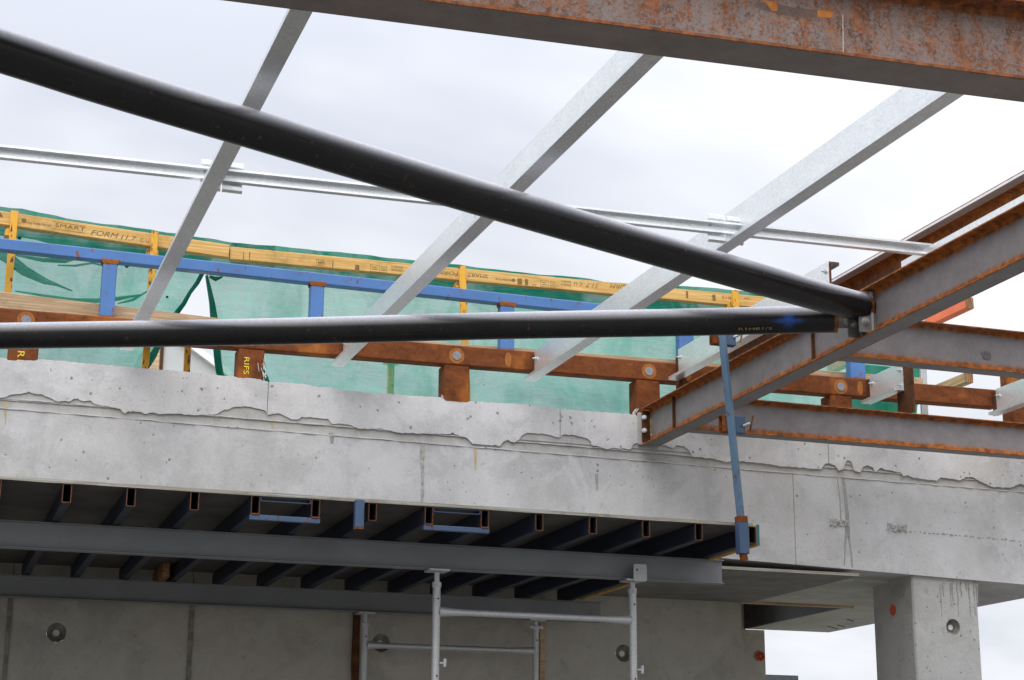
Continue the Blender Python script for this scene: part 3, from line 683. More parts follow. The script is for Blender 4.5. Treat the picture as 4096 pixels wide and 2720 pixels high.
MB().box((6.9, 14.762, 3.266), (7.2885, 15.1, 3.638)).build('shaft_top', CONC_WALL, fc)
wc = at(3038, 2625, Y=14.76)
wh = thing('form_tie_wheel', wc, 'small orange plastic spoked wheel fixed to the far pier', 'plastic wheel')
b = MB(); n = 28
for r0, r1 in ((.038, .046),):
    vs = []
    for yy, rr in ((-.001, r1), (-.018, r1), (-.018, r0), (-.001, r0)):
        vs += [(wc.x + rr * math.cos(2 * math.pi * i / n), wc.y + yy, wc.z + rr * math.sin(2 * math.pi * i / n)) for i in range(n)]
    b.add(vs, [(k * n + i, k * n + (i + 1) % n, ((k + 1) % 4) * n + (i + 1) % n, ((k + 1) % 4) * n + i) for k in range(4) for i in range(n)])
b.build('rim', ORANGE_P, wh)
MB().tube([wc - Y_ * .002, wc - Y_ * .006], .038, 24).build('backing', plain('dark_orange', (0.30, 0.03, 0.012), 0.5), wh)
b = MB()
for i in range(6):
    t_ = math.pi * i / 3 + .3; d = V((math.cos(t_), 0, math.sin(t_))); sd = V((-d.z, 0, d.x))
    b.prism([(-.003, 0), (.003, 0), (.003, .010), (-.003, .010)], wc - Y_ * .006 + d * .009, wc - Y_ * .006 + d * .038, sd, -Y_)
b.build('spokes', ORANGE_P, wh)
MB().tube([wc - Y_ * .006, wc - Y_ * .02], .010, 14).build('hub', ORANGE_P, wh)

# ================================================================== FORMWORK DECK
DY = 9.32
dk = thing('plywood_deck', (2.2, 11, 3.262), 'dark plywood formwork deck under the edge beam with a pale weathered edge', 'plywood deck')
dx1 = at(3012, 2100, Y=DY).x
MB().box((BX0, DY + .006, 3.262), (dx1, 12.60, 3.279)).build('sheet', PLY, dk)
ed = MB(); n = 60; lo, hi = [], []
for i in range(n + 1):
    x = BX0 + (dx1 - BX0) * i / n; lo.append((x, 3.2615 + random.uniform(-.0015, .0015))); hi.append((x, 3.281 + random.uniform(-.002, .001)))
ed.poly(lo + hi[::-1], [], DY, DY + .0055); ed.build('sheet_edge', PLY_EDGE, dk)
JP = [(0 - 34, 1952), (250, 1965), (507, 1979), (762, 1992), (1006, 2005), (1247, 2018), (1475, 2033), (1701, 2047), (1925, 2061), (2143, 2075), (2358, 2091), (2571, 2105), (2782, 2120), (2996, 2138)]
JL = ['leftmost joist cut by the picture edge', 'second joist from the left', 'third joist from the left', 'fourth joist from the left, just before the first blue ladder tie',
      'joist at the left end of the first blue ladder tie', 'joist at the right end of the first blue ladder tie', 'joist beside the upright blue stub',
      'joist at the left end of the second blue ladder tie', 'joist at the right end of the second blue ladder tie', 'first joist right of the second ladder tie',
      'fourth joist from the right end of the deck', 'third joist from the right end of the deck', 'second joist from the right end of the deck', 'rightmost joist beside the blue guard post sleeve']
JX = []
for (u, v), lb in zip(JP, JL):
    x = at(u, v, Y=DY).x; JX.append(x)
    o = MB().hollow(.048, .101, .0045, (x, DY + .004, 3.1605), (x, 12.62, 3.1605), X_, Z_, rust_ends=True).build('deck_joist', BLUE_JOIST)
    tag(o, 'dark blue steel box ' + lb, 'joist', 'steel joists under the plywood deck')
lx = JX[-1] + .049
lv = MB().prism(rrect(.019, .128, .003), (lx, DY + .002, 3.147), (lx, 12.3, 3.147), X_, Z_).build('edge_timber', LVL)
tag(lv, 'yellow timber along the right edge of the formwork deck', 'timber')
o = MB().box((lx + .0005, DY - .004, 3.149), (lx + .0185, DY + .001, 3.274)).build('painted_end', TEAL, lv)
ty = at(672, 2309, Z=3.158).y; p = at(650, 2300, Y=ty)
lt = MB().prism(rrect(.047, .10, .003), (p.x, ty, 3.158), (p.x, 12.68, 3.158), X_, Z_).build('short_timber', timber('reddish_timber', (0.42, 0.24, 0.12), (0.25, 0.11, 0.05), (9, .7, 26)))
tag(lt, 'short reddish timber end showing between the two grey bearers', 'timber')
# ladder ties across joist ends
for k, (ia, ib, lb) in enumerate(((4, 5, 'blue steel ladder tie across two joist ends, left one'), (7, 8, 'blue steel ladder tie across two joist ends, right one near the scaffold frame'))):
    t = thing('ladder_tie', (JX[ia], DY, 3.1), lb, 'steel tie', 'ladder ties on the deck joists')
    MB().hollow(JX[ib] - JX[ia] - .054, .026, .003, (JX[ia] + .051, DY + .006, 3.233), (JX[ia] + .051, DY + .032, 3.233), X_, Z_).build('top_bar', BLUE_OLD, t)
    MB().prism(rrect(.026, .03, .004), (JX[ia] - .004, DY + .004, 3.128), (JX[ib] + .05, DY + .004, 3.128), Y_, Z_, None).build('bottom_bar', BLUE_OLD, t)
    for x in (JX[ia], JX[ib]):
        MB().tube([(x + .002, DY + .003, 3.159), (x + .046, DY + .003, 3.159)], .005, 6).build('weld', RUST, t)
p = at(1428, 1997, Y=DY - .04); q = at(1473, 2117, Y=DY - .04)
st = MB().hollow(.05, .05, .004, (p.x - .004, DY - .035, q.z), (p.x - .004, DY - .035, p.z), X_, Y_, rust_ends=True).build('blue_stub', BLUE_OLD)
tag(st, 'short upright blue steel stub welded beside a joist end', 'steel stub')
# bearers
bl = []
for nm, (yb, x1, lb) in {'a': (10.015, at(2887, 2290, Y=10.015).x, 'front grey steel bearer with a round hole near its right end'), 'b': (12.40, at(2409, 2440, Y=12.36).x, 'rear grey steel bearer close to the concrete wall')}.items():
    t = thing('steel_bearer', (2, yb, 3.0), lb, 'steel bearer', 'grey bearers under the deck')
    pr, ru = ibeam(.075, .152, .008, .006, .006)
    hz = 3.078; hx = x1 - .075
    MB().prism(pr, (BX0, yb, 3.004), (x1, yb, 3.004), -Y_, Z_, None, 6).build('beam_body', BEARER, t)
    MB().tube([(hx, yb - .0038, hz), (hx, yb - .0042, hz)], .019, 20).build('web_hole', plain('hole_shade', (0.22, 0.21, 0.19), 0.9), t)

# ================================================================== SCAFFOLD FRAMES
def frame(name, yb, xl, xr, ztop, zbar, label, fork, wing):
    t = thing(name, ((xl + xr) / 2, yb, 0), label, 'scaffold frame', 'scaffold frames under the bearers')
    r = .0235
    for k, x in enumerate((xl, xr)):
        zc_ = ztop - (.075 if k == 0 else .055)
        MB().tube([(x, yb, 0.02), (x, yb, zc_)], r, 20).build('upright', GALV_DULL, t)
        c = MB().tube([(x, yb, zc_ - .002), (x, yb, zc_ - .03), (x, yb, zc_ - .034)], [.029, .029, .0245], 8)
        c.box((x - .008, yb - .036, zc_ - .026), (x + .008, yb - .02, zc_ - .008)); c.build('jack_collar', GALV_DULL, t)
        n = 24; pts = [(x, yb, zc_ - .004 + (ztop - .012 - zc_) * i / n) for i in range(n + 1)]
        MB().tube(pts, [.0155 if i % 2 else .0175 for i in range(n + 1)], 14).build('jack_screw', GALV_DULL, t)
        h = MB().box((x - .062, yb - .06, ztop - .014), (x + .062, yb + .06, ztop - .003))
        h.build('head_plate', GALV_DULL, t)
        if k == 1 and fork:
            MB().prism(rrect(.088, .105, .012), (x - .018, yb - .068, ztop - .018), (x - .018, yb - .060, ztop - .018), X_, Z_).build('fork_plate', GALV_DULL, t)
            MB().tube([(x + .005, yb - .0685, ztop + .052), (x + .005, yb - .0695, ztop + .052)], .007, 12).build('fork_hole', RUST_DARK, t)
        if k == 1 and wing:
            b = MB()
            for sgn in (-1, 1):
                b.prism([(-.006, 0), (.006, 0), (.010, .05), (-.010, .05)], (x, yb - .028, zc_ - .006), (x, yb - .018, zc_ - .006), Z_, X_ * sgn)
            b.build('wing_nut', GALV_DULL, t)
        for zz in (zc_ - .10, zc_ - .55):
            MB().tube([(x + .004, yb - r + .002, zz), (x + .004, yb - r - .0015, zz)], .006, 10).build('pin_hole', RUST_DARK, t)
        MB().box((x - .07, yb - .07, 0.005), (x + .07, yb + .07, .02)).build('base_plate', GALV_DULL, t)
    n = 30; pts = []; rr = []
    for i in range(n + 1):
        f = i / n; pts.append((xl + r * .7 + (xr - xl - 1.4 * r) * f, yb, zbar)); e = min(f, 1 - f); rr.append(.0195 + .011 * max(0, 1 - e / .16) ** 1.5)
    MB().tube(pts, rr, 18, rust=lambda k, a_: .62 if k < 1 or k > n - 1 else 0.0).build('crossbar', GALV_DULL, t)
    for zz in (zbar - 1.0, .4):
        MB().tube([(xl, yb, zz), (xr, yb, zz)], .0195, 14).build('crossbar', GALV_DULL, t)
    for x in (xl, xr):
        p = V((x + .020, yb - .012, zbar - .30))
        b = MB().tube([p, p + V((.032, -.004, 0))], .007, 10); b.tube([p + V((.032, -.004, -.022)), p + V((.034, -.004, .026))], .010, 8)
        b.build('brace_pin', GALV_DULL, t)
    return t
fl, fr = at(1744, 2500, Y=9.99).x, at(2531, 2500, Y=9.99).x
frame('scaffold_frame', 9.99, fl, fr, 3.004, at(2100, 2462, Y=9.99).z, 'front galvanised scaffold frame under the forward bearer', True, False)
fl, fr = at(1457, 2600, Y=12.38).x, at(2142, 2600, Y=12.38).x
frame('scaffold_frame', 12.38, fl, fr, 3.004, at(1800, 2592, Y=12.38).z, 'rear galvanised scaffold frame close to the concrete wall, partly behind the front one', False, True)

# ================================================================== RUSTY SUPPORT FRAME ON THE UPSTAND
RY = 11.02
rf = thing('rusty_steel_frame', (3.5, RY, 4.3), 'long rusty box steel frame with posts standing on the concrete upstand', 'steel frame')
ra = at(0, 1230, Y=RY); rb_ = at(3983, 1558, Y=RY)
rl0 = V((-1.6, RY, ra.z + (ra.x + 1.6) * -.0)); 
zt0, zt1 = ra.z, rb_.z
def zrail(x): return zt0 + (zt1 - zt0) * (x - ra.x) / (rb_.x - ra.x)
RH = .140
MB().prism(rrect(.10, RH, .010), (-6.0, RY, zrail(-6.0) - RH), (rb_.x, RY, zrail(rb_.x) - RH), Y_, Z_, steps=10).build('rail', RUST, rf)
PX = [(at(a_, 1500, Y=RY).x, at(b__, 1500, Y=RY).x) for a_, b__ in ((26, 147), (950, 1056), (1778, 1879), (2547, 2641), (3318, 3406), (4044, 4130))]
for a_, b__ in PX:
    MB().prism(rrect(b__ - a_, .15, .012), (a_, RY + .004, 4.20), (a_, RY + .004, zrail(a_) - RH - .001 if a_ < 7.4 else 4.9), X_, Y_).build('post', RUST, rf)
for u, v in ((104, 1280), (1005, 1352), (1827, 1423), (2596, 1485), (3363, 1547)):
    c = at(u, v, Y=RY)
    MB().tube([c + Y_ * .001, c - Y_ * .002], .055, 28).build('weld_halo', HALO, rf)
    MB().tube([c - Y_ * .002, c - Y_ * .006], .031, 28).build('plug_disc', DISC, rf)
# stub blue posts and blue rail
BY = 11.035
br = thing('blue_guard_rail', (3.5, BY, 4.6), 'bright blue box steel guard rail with short posts on the rusty frame', 'guard rail')
qa, qb = at(0, 951, Y=BY), at(2355, 1209, Y=BY)
def zblue(x): return qa.z + (qb.z - qa.z) * (x - qa.x) / (qb.x - qa.x)
BH = .076
bxe = at(3478, 1330, Y=BY).x
MB().prism(rrect(.076, BH, .007), (-6.0, BY, zblue(-6.0) - BH), (bxe, BY, zblue(bxe) - BH), Y_, Z_, steps=12).build('rail', BLUE, br)
for u0, u1, v in ((406, 464, 1150), (1243, 1297, 1200), (2003, 2059, 1280), (2718, 2776, 1350), (3403, 3463, 1480)):
    x0, x1 = at(u0, v, Y=BY).x, at(u1, v, Y=BY).x; zt_ = zblue(x0) - BH - .001; zb2 = zrail(x0) + .002
    pr = rrect(x1 - x0, .076, .008); n = len(pr)
    b = MB(); ks = [0, .06, .12, .85, .93, 1.0]; rr = [.75, .35, .05, .05, .5, .95]; vs = []; at_ = []
    for k, q in zip(ks, rr):
        z = zb2 + (zt_ - zb2) * k; vs += [(x0 + a_, BY + b__, z) for a_, b__ in pr]; at_ += [q] * n
    b.add(vs, [(k * n + i, k * n + (i + 1) % n, (k + 1) * n + (i + 1) % n, (k + 1) * n + i) for k in range(5) for i in range(n)], rust=at_)
    b.build('post', BLUE, br)
    w_ = MB(); w_.prism([(-.014, .014), (x1 - x0 + .014, .014), (x1 - x0 + .004, -.016), (-.004, -.016)], (x0, BY - .003, zt_), (x0, BY + .07, zt_), X_, Z_)
    w_.build('weld_cleat', WELD_RUST, br)
    c = V(((x0 + x1) / 2, RY, zrail(x0) - RH * .52)); vs = [(c.x + .024 * math.cos(2 * math.pi * i / 24), RY - .0012, c.z + .052 * math.sin(2 * math.pi * i / 24)) for i in range(24)]
    MB().add(vs, [tuple(range(24))]).build('weld_mark', HALO, rf)
# paint marks on the posts
o = lettering('RIFS', at(978, 1425, Y=RY + .002), (0, 0, -1), (1, 0, 0), .048, CHALK, rf, 'paint_mark', width=.12)
o = lettering('R1', at(72, 1400, Y=RY + .002), (0, 0, -1), (1, 0, 0), .06, CHALK, rf, 'paint_mark', width=.07)

# ------------------------------------------------------------------ edge protection behind the blue rail
TY = 11.30
def bar(name, uv0, uv1, h, d, mat, Yp, label, cat, group=None, ext0=0.0, ext1=0.0):
    P0, P1 = at(*uv0, Y=Yp), at(*uv1, Y=Yp); dd = (P1 - P0).normalized(); P0 -= dd * ext0; P1 += dd * ext1
    side = Y_; up = dd.cross(side).normalized(); up = up if up.z > 0 else -up
    o = MB().prism(rrect(d, h, .004), P0 - up * h, P1 - up * h, side, up, steps=8).build(name, mat)
    tag(o, label, cat, group); return o, dd, up, P0, P1
t1, d1, u1_, A1, B1 = bar('guard_timber', (0, 843), (918, 979), .090, .060, LVL, TY, 'yellow formwork timber on the left, printed upright, held by the yellow posts', 'timber', 'printed timbers along the green net', ext0=4.5)
t2, d2, u2_, A2, B2 = bar('guard_timber', (922, 986), (3110, 1192), .088, .058, LVL, TY + .02, 'long yellow formwork timber on the right with print upside down', 'timber', 'printed timbers along the green net')
def on(A, d, up, u, v, Yp):      # point on a timber face a hair proud of it
    p = at(u, v, Y=Yp - .0012); return p
def printed(txt, u, v, size, width, par, d, up, Yp, flip=False, shear=0.0, mat=None):
    ex, ez = (d, up) if not flip else (-d, -up)
    return lettering(txt, at(u, v, Y=Yp - .0012), ex, ez, size, mat or INK, par, 'print', shear, width)
px = .00166
printed('cling Timber Pty Ltd.', 106, 892, .024, .155, t1, d1, u1_, TY)
printed('SMART', 219, 907, .040, .195, t1, d1, u1_, TY)
printed('FORM', 360, 937, .050, .185, t1, d1, u1_, TY, shear=.3)
printed('11.7', 475, 955, .050, .115, t1, d1, u1_, TY, shear=.3)
printed('C U', 560, 966, .036, .06, t1, d1, u1_, TY)
def dash(par, d, up, u, v, w_, h_, Yp):
    P = at(u, v, Y=Yp - .0012); MB().add([P, P + d * w_, P + d * w_ + up * h_, P + up * h_], [(0, 1, 2, 3)]).build('print', INK, par)
dash(t1, d1, u1_, 212, 886, .21, .0025, TY); dash(t1, d1, u1_, 210, 914, .21, .0025, TY)
c = at(96, 882, Y=TY - .0012); MB().add([c + (d1 * math.cos(i * .3142) + u1_ * math.sin(i * .3142)) * .016 for i in range(20)], [tuple(range(20))]).build('print', INK, t1)
Y2 = TY + .02
def pr2(txt, u, v, size, width, shear=0.0): return printed(txt, u, v, size, width, t2, d2, u2_, Y2, True, shear)
pr2('FORM', 1836, 1088, .044, .16, .3); pr2('SMART', 1952, 1099, .038, .155); pr2('cling Timber Pty Ltd.', 2050, 1119, .024, .13)
pr2('FORM', 2520, 1142, .046, .16, .3); pr2('11.7', 2396, 1136, .046, .105, .3); pr2('C U', 2330, 1130, .034, .065)
pr2('BONDED A', 1612, 1066, .022, .085); pr2('FORMWORK', 1612, 1078, .022, .085); pr2('BONDED A', 2284, 1124, .022, .075); pr2('STRENGTH', 2284, 1137, .022, .075)
pr2('7K12', 2936, 1187, .034, .10); pr2('1047', 3004, 1190, .026, .06); pr2('1047', 1300, 1046, .026, .05)
def frame2(u, v, w_, h_):
    P = at(u, v, Y=Y2 - .0012); k = .0022
    b = MB()
    for (x0, y0_, x1, y1_) in ((0, 0, w_, k), (0, h_ - k, w_, h_), (0, 0, k, h_), (w_ - k, 0, w_, h_), (w_ * .2, h_ * .3, w_ * .8, h_ * .38), (w_ * .2, h_ * .6, w_ * .75, h_ * .68)):
        b.add([P + d2 * x0 + u2_ * y0_, P + d2 * x1 + u2_ * y0_, P + d2 * x1 + u2_ * y1_, P + d2 * x0 + u2_ * y1_], [(0, 1, 2, 3)])
    b.build('print', INK, t2)
frame2(1481, 1085, .065, .050); frame2(1524, 1089, .040, .046); frame2(2161, 1145, .062, .048); frame2(2201, 1149, .036, .045); frame2(1265, 1070, .050, .058)
c = at(2137, 1142, Y=Y2 - .0012); MB().add([c + d2 * .019 * math.cos(i * 2.0944 + .52) + u2_ * (.019 * math.sin(i * 2.0944 + .52) - .001) for i in range(3)] + [c + d2 * .014 * math.cos(i * 2.0944 + .52) + u2_ * (.014 * math.sin(i * 2.0944 + .52) - .001) for i in range(3)], [(0, 1, 4, 3), (1, 2, 5, 4), (2, 0, 3, 5)]).build('print', INK, t2)
c = at(2054, 1121, Y=Y2 - .0012); MB().add([c + (d2 * math.cos(i * .3142) + u2_ * math.sin(i * .3142)) * .013 for i in range(20)], [tuple(range(20))]).build('print', INK, t2)
for u, v, w_, h_ in ((1329, 1078, .006, .066), (1420, 1086, .03, .05), (2070, 1137, .034, .045), (2100, 1140, .024, .045), (2745, 1192, .016, .055), (2850, 1202, .026, .045), (972, 1047, .004, .07), (996, 1049, .006, .075)):
    dash(t2, d2, u2_, u, v, w_, h_, Y2)

# toe boards behind the rusty rail
bar('toe_board', (0, 1166), (875, 1272), .16, .038, PINE, 11.16, 'weathered toe board on the left sloping down behind the rusty rail', 'toe board', 'toe boards behind the rusty rail', ext0=4.5)
bar('toe_board', (1560, 1354), (3690, 1511), .10, .038, PINE, 11.18, 'cleaner toe board on the right along the top of the rusty rail', 'toe board', 'toe boards behind the rusty rail')

# yellow posts
def ypost(uvt, uvb, wt_, label, bracket=None, Yp=11.245):
    P0, P1 = at(*uvb, Y=Yp), at(*uvt, Y=Yp)
    t = thing('yellow_post', P0, label, 'guard post', 'yellow guard posts along the net')
    d = (P1 - P0).normalized(); s_ = Y_.cross(d).normalized(); s_ = s_ if s_.x > 0 else -s_
    MB().prism(rrect(wt_, .03, .004), P0 - d * .12, P1, s_, Y_, steps=6).build('upright', YELLOW, t)
    if bracket:
        q = at(*bracket, Y=Yp)
        MB().prism([(-.018, 0), (wt_ + .016, 0), (wt_ + .014, .035), (wt_, .05), (0, .05), (-.014, .035)], q + Y_ * .031, q + Y_ * .13, s_, d).build('bracket', YELLOW, t)
    return t
ypost((45, 841), (12, 1228), .046, 'yellow guard post at the left edge of the picture', (30, 935))
ypost((608, 922), (568, 1475), .044, 'yellow guard post left of the gap in the net, standing to the upstand', (600, 1010))
ypost((741, 1345), (735, 1490), .042, 'short yellow post seen in front of the pale shed', None, 11.3)
ypost((1838, 1062), (1858, 1608), .046, 'yellow guard post half hidden behind the third rusty post', (1838, 1145))
ypost((2933, 1159), (2950, 1640), .044, 'rusty orange guard post near the right end of the long printed timber', (2936, 1222))

# green net
NY = 11.50
def net(name, poly_uv, Yp, mat, parent, nx=26, nz=14, amp=.03, seed=0.0):
    """four sided sheet (top left, top right, bottom right, bottom left), with soft folds"""
    a_, b__, c_, d_ = [at(*q, Y=Yp) for q in poly_uv]; b = MB(); vs = []
    for j in range(nz + 1):
        for i in range(nx + 1):
            p = a_.lerp(b__, i / nx).lerp(d_.lerp(c_, i / nx), j / nz); fx, fz = p.x, p.z
            dy = amp * (math.sin(fx * 2.3 + fz * 5 + seed) + .5 * math.sin(fx * 5.7 - fz * 8.1 + seed * 2) + .3 * math.sin(fx * 13 + fz * 11 + seed))
            vs.append(p + V((0, dy, 0)))
    b.add(vs, [(j * (nx + 1) + i, j * (nx + 1) + i + 1, (j + 1) * (nx + 1) + i + 1, (j + 1) * (nx + 1) + i) for j in range(nz) for i in range(nx)], True)
    return b.build(name, mat, parent)
def fold(name, uv, wd, Yp, parent, mat=None, dep=.02):
    pts = [at(u, v, Y=Yp) for u, v in uv]; b = MB(); m = len(pts); vs = []
    for k, p in enumerate(pts):
        d = (pts[min(k + 1, m - 1)] - pts[max(k - 1, 0)]).normalized(); n_ = V((-d.z, 0, d.x)); w_ = wd[k] if isinstance(wd, (list, tuple)) else wd
        vs += [p - n_ * w_ / 2, p - n_ * w_ * .3 - Y_ * dep * .6, p - Y_ * dep, p + n_ * w_ * .3 - Y_ * dep * .5, p + n_ * w_ / 2, p + Y_ * dep * .3]
    b.add(vs, [(k * 6 + i, k * 6 + (i + 1) % 6, (k + 1) * 6 + (i + 1) % 6, (k + 1) * 6 + i) for k in range(m - 1) for i in range(6)], True)
    return b.build(name, mat or NET_D, parent)
n1 = thing('shade_net', at(300, 1300, Y=NY), 'left green shade net hanging in loose folds, open along its slanting right edge', 'shade net', 'green shade nets behind the timbers')
net('mesh', ((-2400, 610), (846, 1040), (560, 1510), (-2400, 1290)), NY, NET, n1, 90, 24, .035)
fold('fold', [(-60, 985), (30, 1030), (100, 1085), (180, 1125), (230, 1140), (290, 1165)], [.06, .08, .07, .045, .02, .006], NY - .05, n1, NET_F)
fold('fold', [(60, 1020), (170, 1040), (260, 1043), (340, 1020), (420, 1055)], [.012, .03, .035, .03, .012], NY - .05, n1, NET_F)
fold('fold', [(230, 1062), (300, 1063), (370, 1052), (440, 1070)], [.004, .016, .014, .004], NY - .06, n1, NET_F)
fold('fold', [(60, 1165), (160, 1180), (290, 1200), (380, 1203), (470, 1195), (560, 1180)], [.006, .018, .026, .034, .03, .01], NY - .05, n1, NET_F)
fold('fold', [(470, 1215), (530, 1200), (590, 1165)], [.006, .02, .012], NY - .06, n1, NET_F)
fold('hem', [(812, 1088), (790, 1130), (760, 1170), (735, 1215), (708, 1250), (680, 1300), (640, 1370), (610, 1425), (585, 1475)], [.03, .03, .026, .03, .034, .03, .034, .05, .03], NY - .05, n1)
n2 = thing('shade_net', at(2200, 1450, Y=NY), 'right green shade net stretched flat behind the blue posts', 'shade net', 'green shade nets behind the timbers')
net('mesh', ((826, 1095), (3672, 1330), (3664, 1790), (876, 1560)), NY, NET, n2, 90, 20, .018, 2.0)
fold('hem', [(826, 1102), (836, 1150), (848, 1210), (858, 1290), (866, 1380), (872, 1450), (884, 1520)], [.02, .03, .04, .055, .05, .05, .05], NY - .03, n2)
fold('fold', [(838, 1106), (862, 1116), (890, 1108)], [.02, .035, .01], NY - .04, n2)
fold('fold', [(1052, 1480), (1064, 1510), (1074, 1540)], [.02, .03, .03], NY - .03, n2)
net('loose_flap', ((3395, 1455), (3672, 1475), (3664, 1800), (3360, 1770)), NY - .10, netting('overlapped_green_net', (0.02, 0.26, 0.165), 0.08), n2, 20, 12, .03, 1.0)
# rolled top of the net behind the printed timbers
TOPN = [(-2400, 560), (-330, 790), (0, 826), (89, 834), (261, 873), (385, 890), (700, 932), (800, 950), (925, 968), (1100, 985), (1300, 1003), (1650, 1040), (1840, 1058), (1975, 1078), (2120, 1093), (2300, 1108), (2420, 1126), (2560, 1138), (2800, 1146), (2900, 1158), (3000, 1168), (3120, 1184)]
for nm, off, n_par, sl_ in (('rolled_hem', 0, n1, slice(0, 10)), ('rolled_hem', 0, n2, slice(8, 22))):
    pts = TOPN[sl_]; b = MB(); vs = []; K = 9
    fine = []
    for a_, b__ in zip(pts[:-1], pts[1:]):
        k = max(1, int((b__[0] - a_[0]) / 30)); fine += [(a_[0] + (b__[0] - a_[0]) * i / k, a_[1] + (b__[1] - a_[1]) * i / k) for i in range(k)]
    fine.append(pts[-1])
    for i, (u, v) in enumerate(fine):
        p = at(u, v, Y=NY - .06); hgt = .20 if u < 2400 else .20
        for j in range(K):
            f = j / (K - 1); dy = -.035 * math.sin(f * math.pi) + .008 * math.sin(u * .021 + j) + .006 * math.sin(u * .05 + j * 2)
            vs.append(p + V((0, dy, -hgt * f)))
    b.add(vs, [(i * K + j, i * K + j + 1, (i + 1) * K + j + 1, (i + 1) * K + j) for i in range(len(fine) - 1) for j in range(K - 1)], True)
    b.build(nm, NET_D, n_par)
# faint standard seen through the right net
p = at(1555, 1462, Y=11.9)
o = MB().hollow(.045, .045, .003, (p.x, 11.9, 3.9), (p.x, 11.9, p.z + .02), X_, Y_).box((p.x - .03, 11.88, p.z + .02), (p.x + .075, 11.96, p.z + .04)).build('prop_behind_net', YELLOW)
tag(o, 'faint yellow prop head showing through the right green net', 'prop')
# galvanised standard and timbers at the right
P0, P1 = at(3681, 1290, Y=11.35), at(3694, 1680, Y=11.35)
o = MB().prism(rrect(.055, .03, .006), P1 + V((-.01, 0, -.1)), P0 + V((-.01, 0, .03)), X_, Y_).build('galvanised_standard', GALV_DULL); tag(o, 'flat galvanised standard at the right end of the green net', 'post')
xt = at(3852, 1232, Y=11.2).x
def dtimber(u, v, h, side_mat, label):
    q = at(u, v, Y=11.2)
    t = thing('long_timber', (q.x, 11.2, q.z - h), label, 'timber', 'square timbers pointing out past the net')
    MB().prism(rrect(.075, h, .004), (q.x - .02, 11.2, q.z - h), (q.x - .02, 13.4, q.z - h), X_, Z_, steps=4).build('body', side_mat, t)
    MB().prism(rrect(.073, h - .002, .004), (q.x - .019, 11.197, q.z - h + .001), (q.x - .019, 11.1995, q.z - h + .001), X_, Z_).build('end_grain', timber('end_grain_timber', (0.40, 0.25, 0.12), (0.22, 0.11, 0.05), (26, 9, 3)), t)
    return t, q
t, q = dtimber(3868, 1188, .09, ORANGE_T, 'square timber with an orange painted side, above the upper steel beam')
for k in (1.05, 1.35):
    MB().box((q.x - .0215, 11.2 + k, q.z - .089), (q.x - .0195, 11.2 + k + .04, q.z - .001)).build('white_band', plain('white_band_paint', (0.7, 0.68, 0.65), 0.7), t)
dtimber(3866, 1492, .075, PINE_Y, 'bare square timber resting just above the rusty rail at right')

# ================================================================== STEELWORK OVERHEAD
RZ0, RZ1 = 4.073, 4.339
rk = thing('roof_beam', (4.722, 8, RZ0), 'rust edged steel beam running from the concrete upstand towards the viewer, carrying the black pipes', 'steel beam')
beam('beam_body', (4.722, 10.955, RZ0), (4.722, 5.62, RZ0), .13, RZ1 - RZ0, .011, .008, UB_GREY, rk, hot=1.3)
MB().box((4.665, 10.956, RZ0 + .03), (4.785, 10.978, RZ1 - .02)).build('end_plate', RUST_DARK, rk)
MB().box((4.640, 10.978, RZ0 + .01), (4.80, 10.9965, RZ1 - .03)).build('grout_pad', CONC_OLD, rk)
for v in (1672, 1724):
    p = at(2602, v, Y=10.95); MB().bolt((4.672, 10.95, p.z), -Y_ + X_ * -.5, .013, .012, 0).build('bolt', BOLT, rk)
for u, z0_ in ((2690, .0), (3256, .0)):
    p = at(u, 1600, X=4.700); MB().box((4.698, p.y - .005, RZ0 + .013), (4.7175, p.y + .005, RZ1 - .013)).build('stiffener', RUST_DARK, rk)
lettering('E7J', V((4.7165, 10.93, RZ0 + .19)), (0, 0, -1), (0, 1, 0), .03, CHALK, rk, 'paint_mark', width=.12)

def cleat(P, sx, h, w_, par, mat=RUST_DARK):
    return MB().box((P[0] - w_ / 2, P[1] - .004, P[2]), (P[0] + w_ / 2, P[1] + .004, P[2] + h)).build('cleat', mat, par)

# beams to the right, framed into the roof beam
for yb, label, top in ((8.40, 'upper rust edged steel beam at right, behind the roof beam', .29), (10.445, 'lower rust edged steel beam at right in front of the concrete upstand', .262)):
    t = thing('cross_beam', (6.6, yb, 4.075), label, 'steel beam', 'cross beams right of the roof beam')
    x0 = 4.80 if yb < 9 else 4.789
    zs = 0.0
    beam('beam_body', (x0, yb, 4.08), (9.2, yb, 4.08), .115, at(4096, 1338 if yb < 9 else 1699, Y=yb).z - 4.08, .010, .007, UB_GREY, t)
    MB().prism([(0, 0), (.02, 0), (.02, .02), (0, .03)], (x0 + .02, yb - .006, 4.092), (x0 + .05, yb - .006, 4.092), -Y_, Z_).build('weld', RUST, t)
    if yb < 9:     # muddy hand print on the web
        c = at(3948, 1428, Y=yb - .006); mk = plain('hand_mark', (0.105, 0.10, 0.105), 0.8)
        b = MB()
        b.add([c + V((.030 * math.cos(i * .393), -.0008, .017 * math.sin(i * .393))) for i in range(16)], [tuple(range(16))])
        for k, (dx, dz, ln) in enumerate(((-.030, .018, .016), (-.012, .026, .020), (.006, .026, .020), (.022, .020, .017))):
            q = c + V((dx, 0, dz)); b.add([q + V((.006 * math.cos(i * .63), -.0008, ln * .6 * math.sin(i * .63))) for i in range(10)], [tuple(range(10))])
        b.build('hand_print', mk, t)
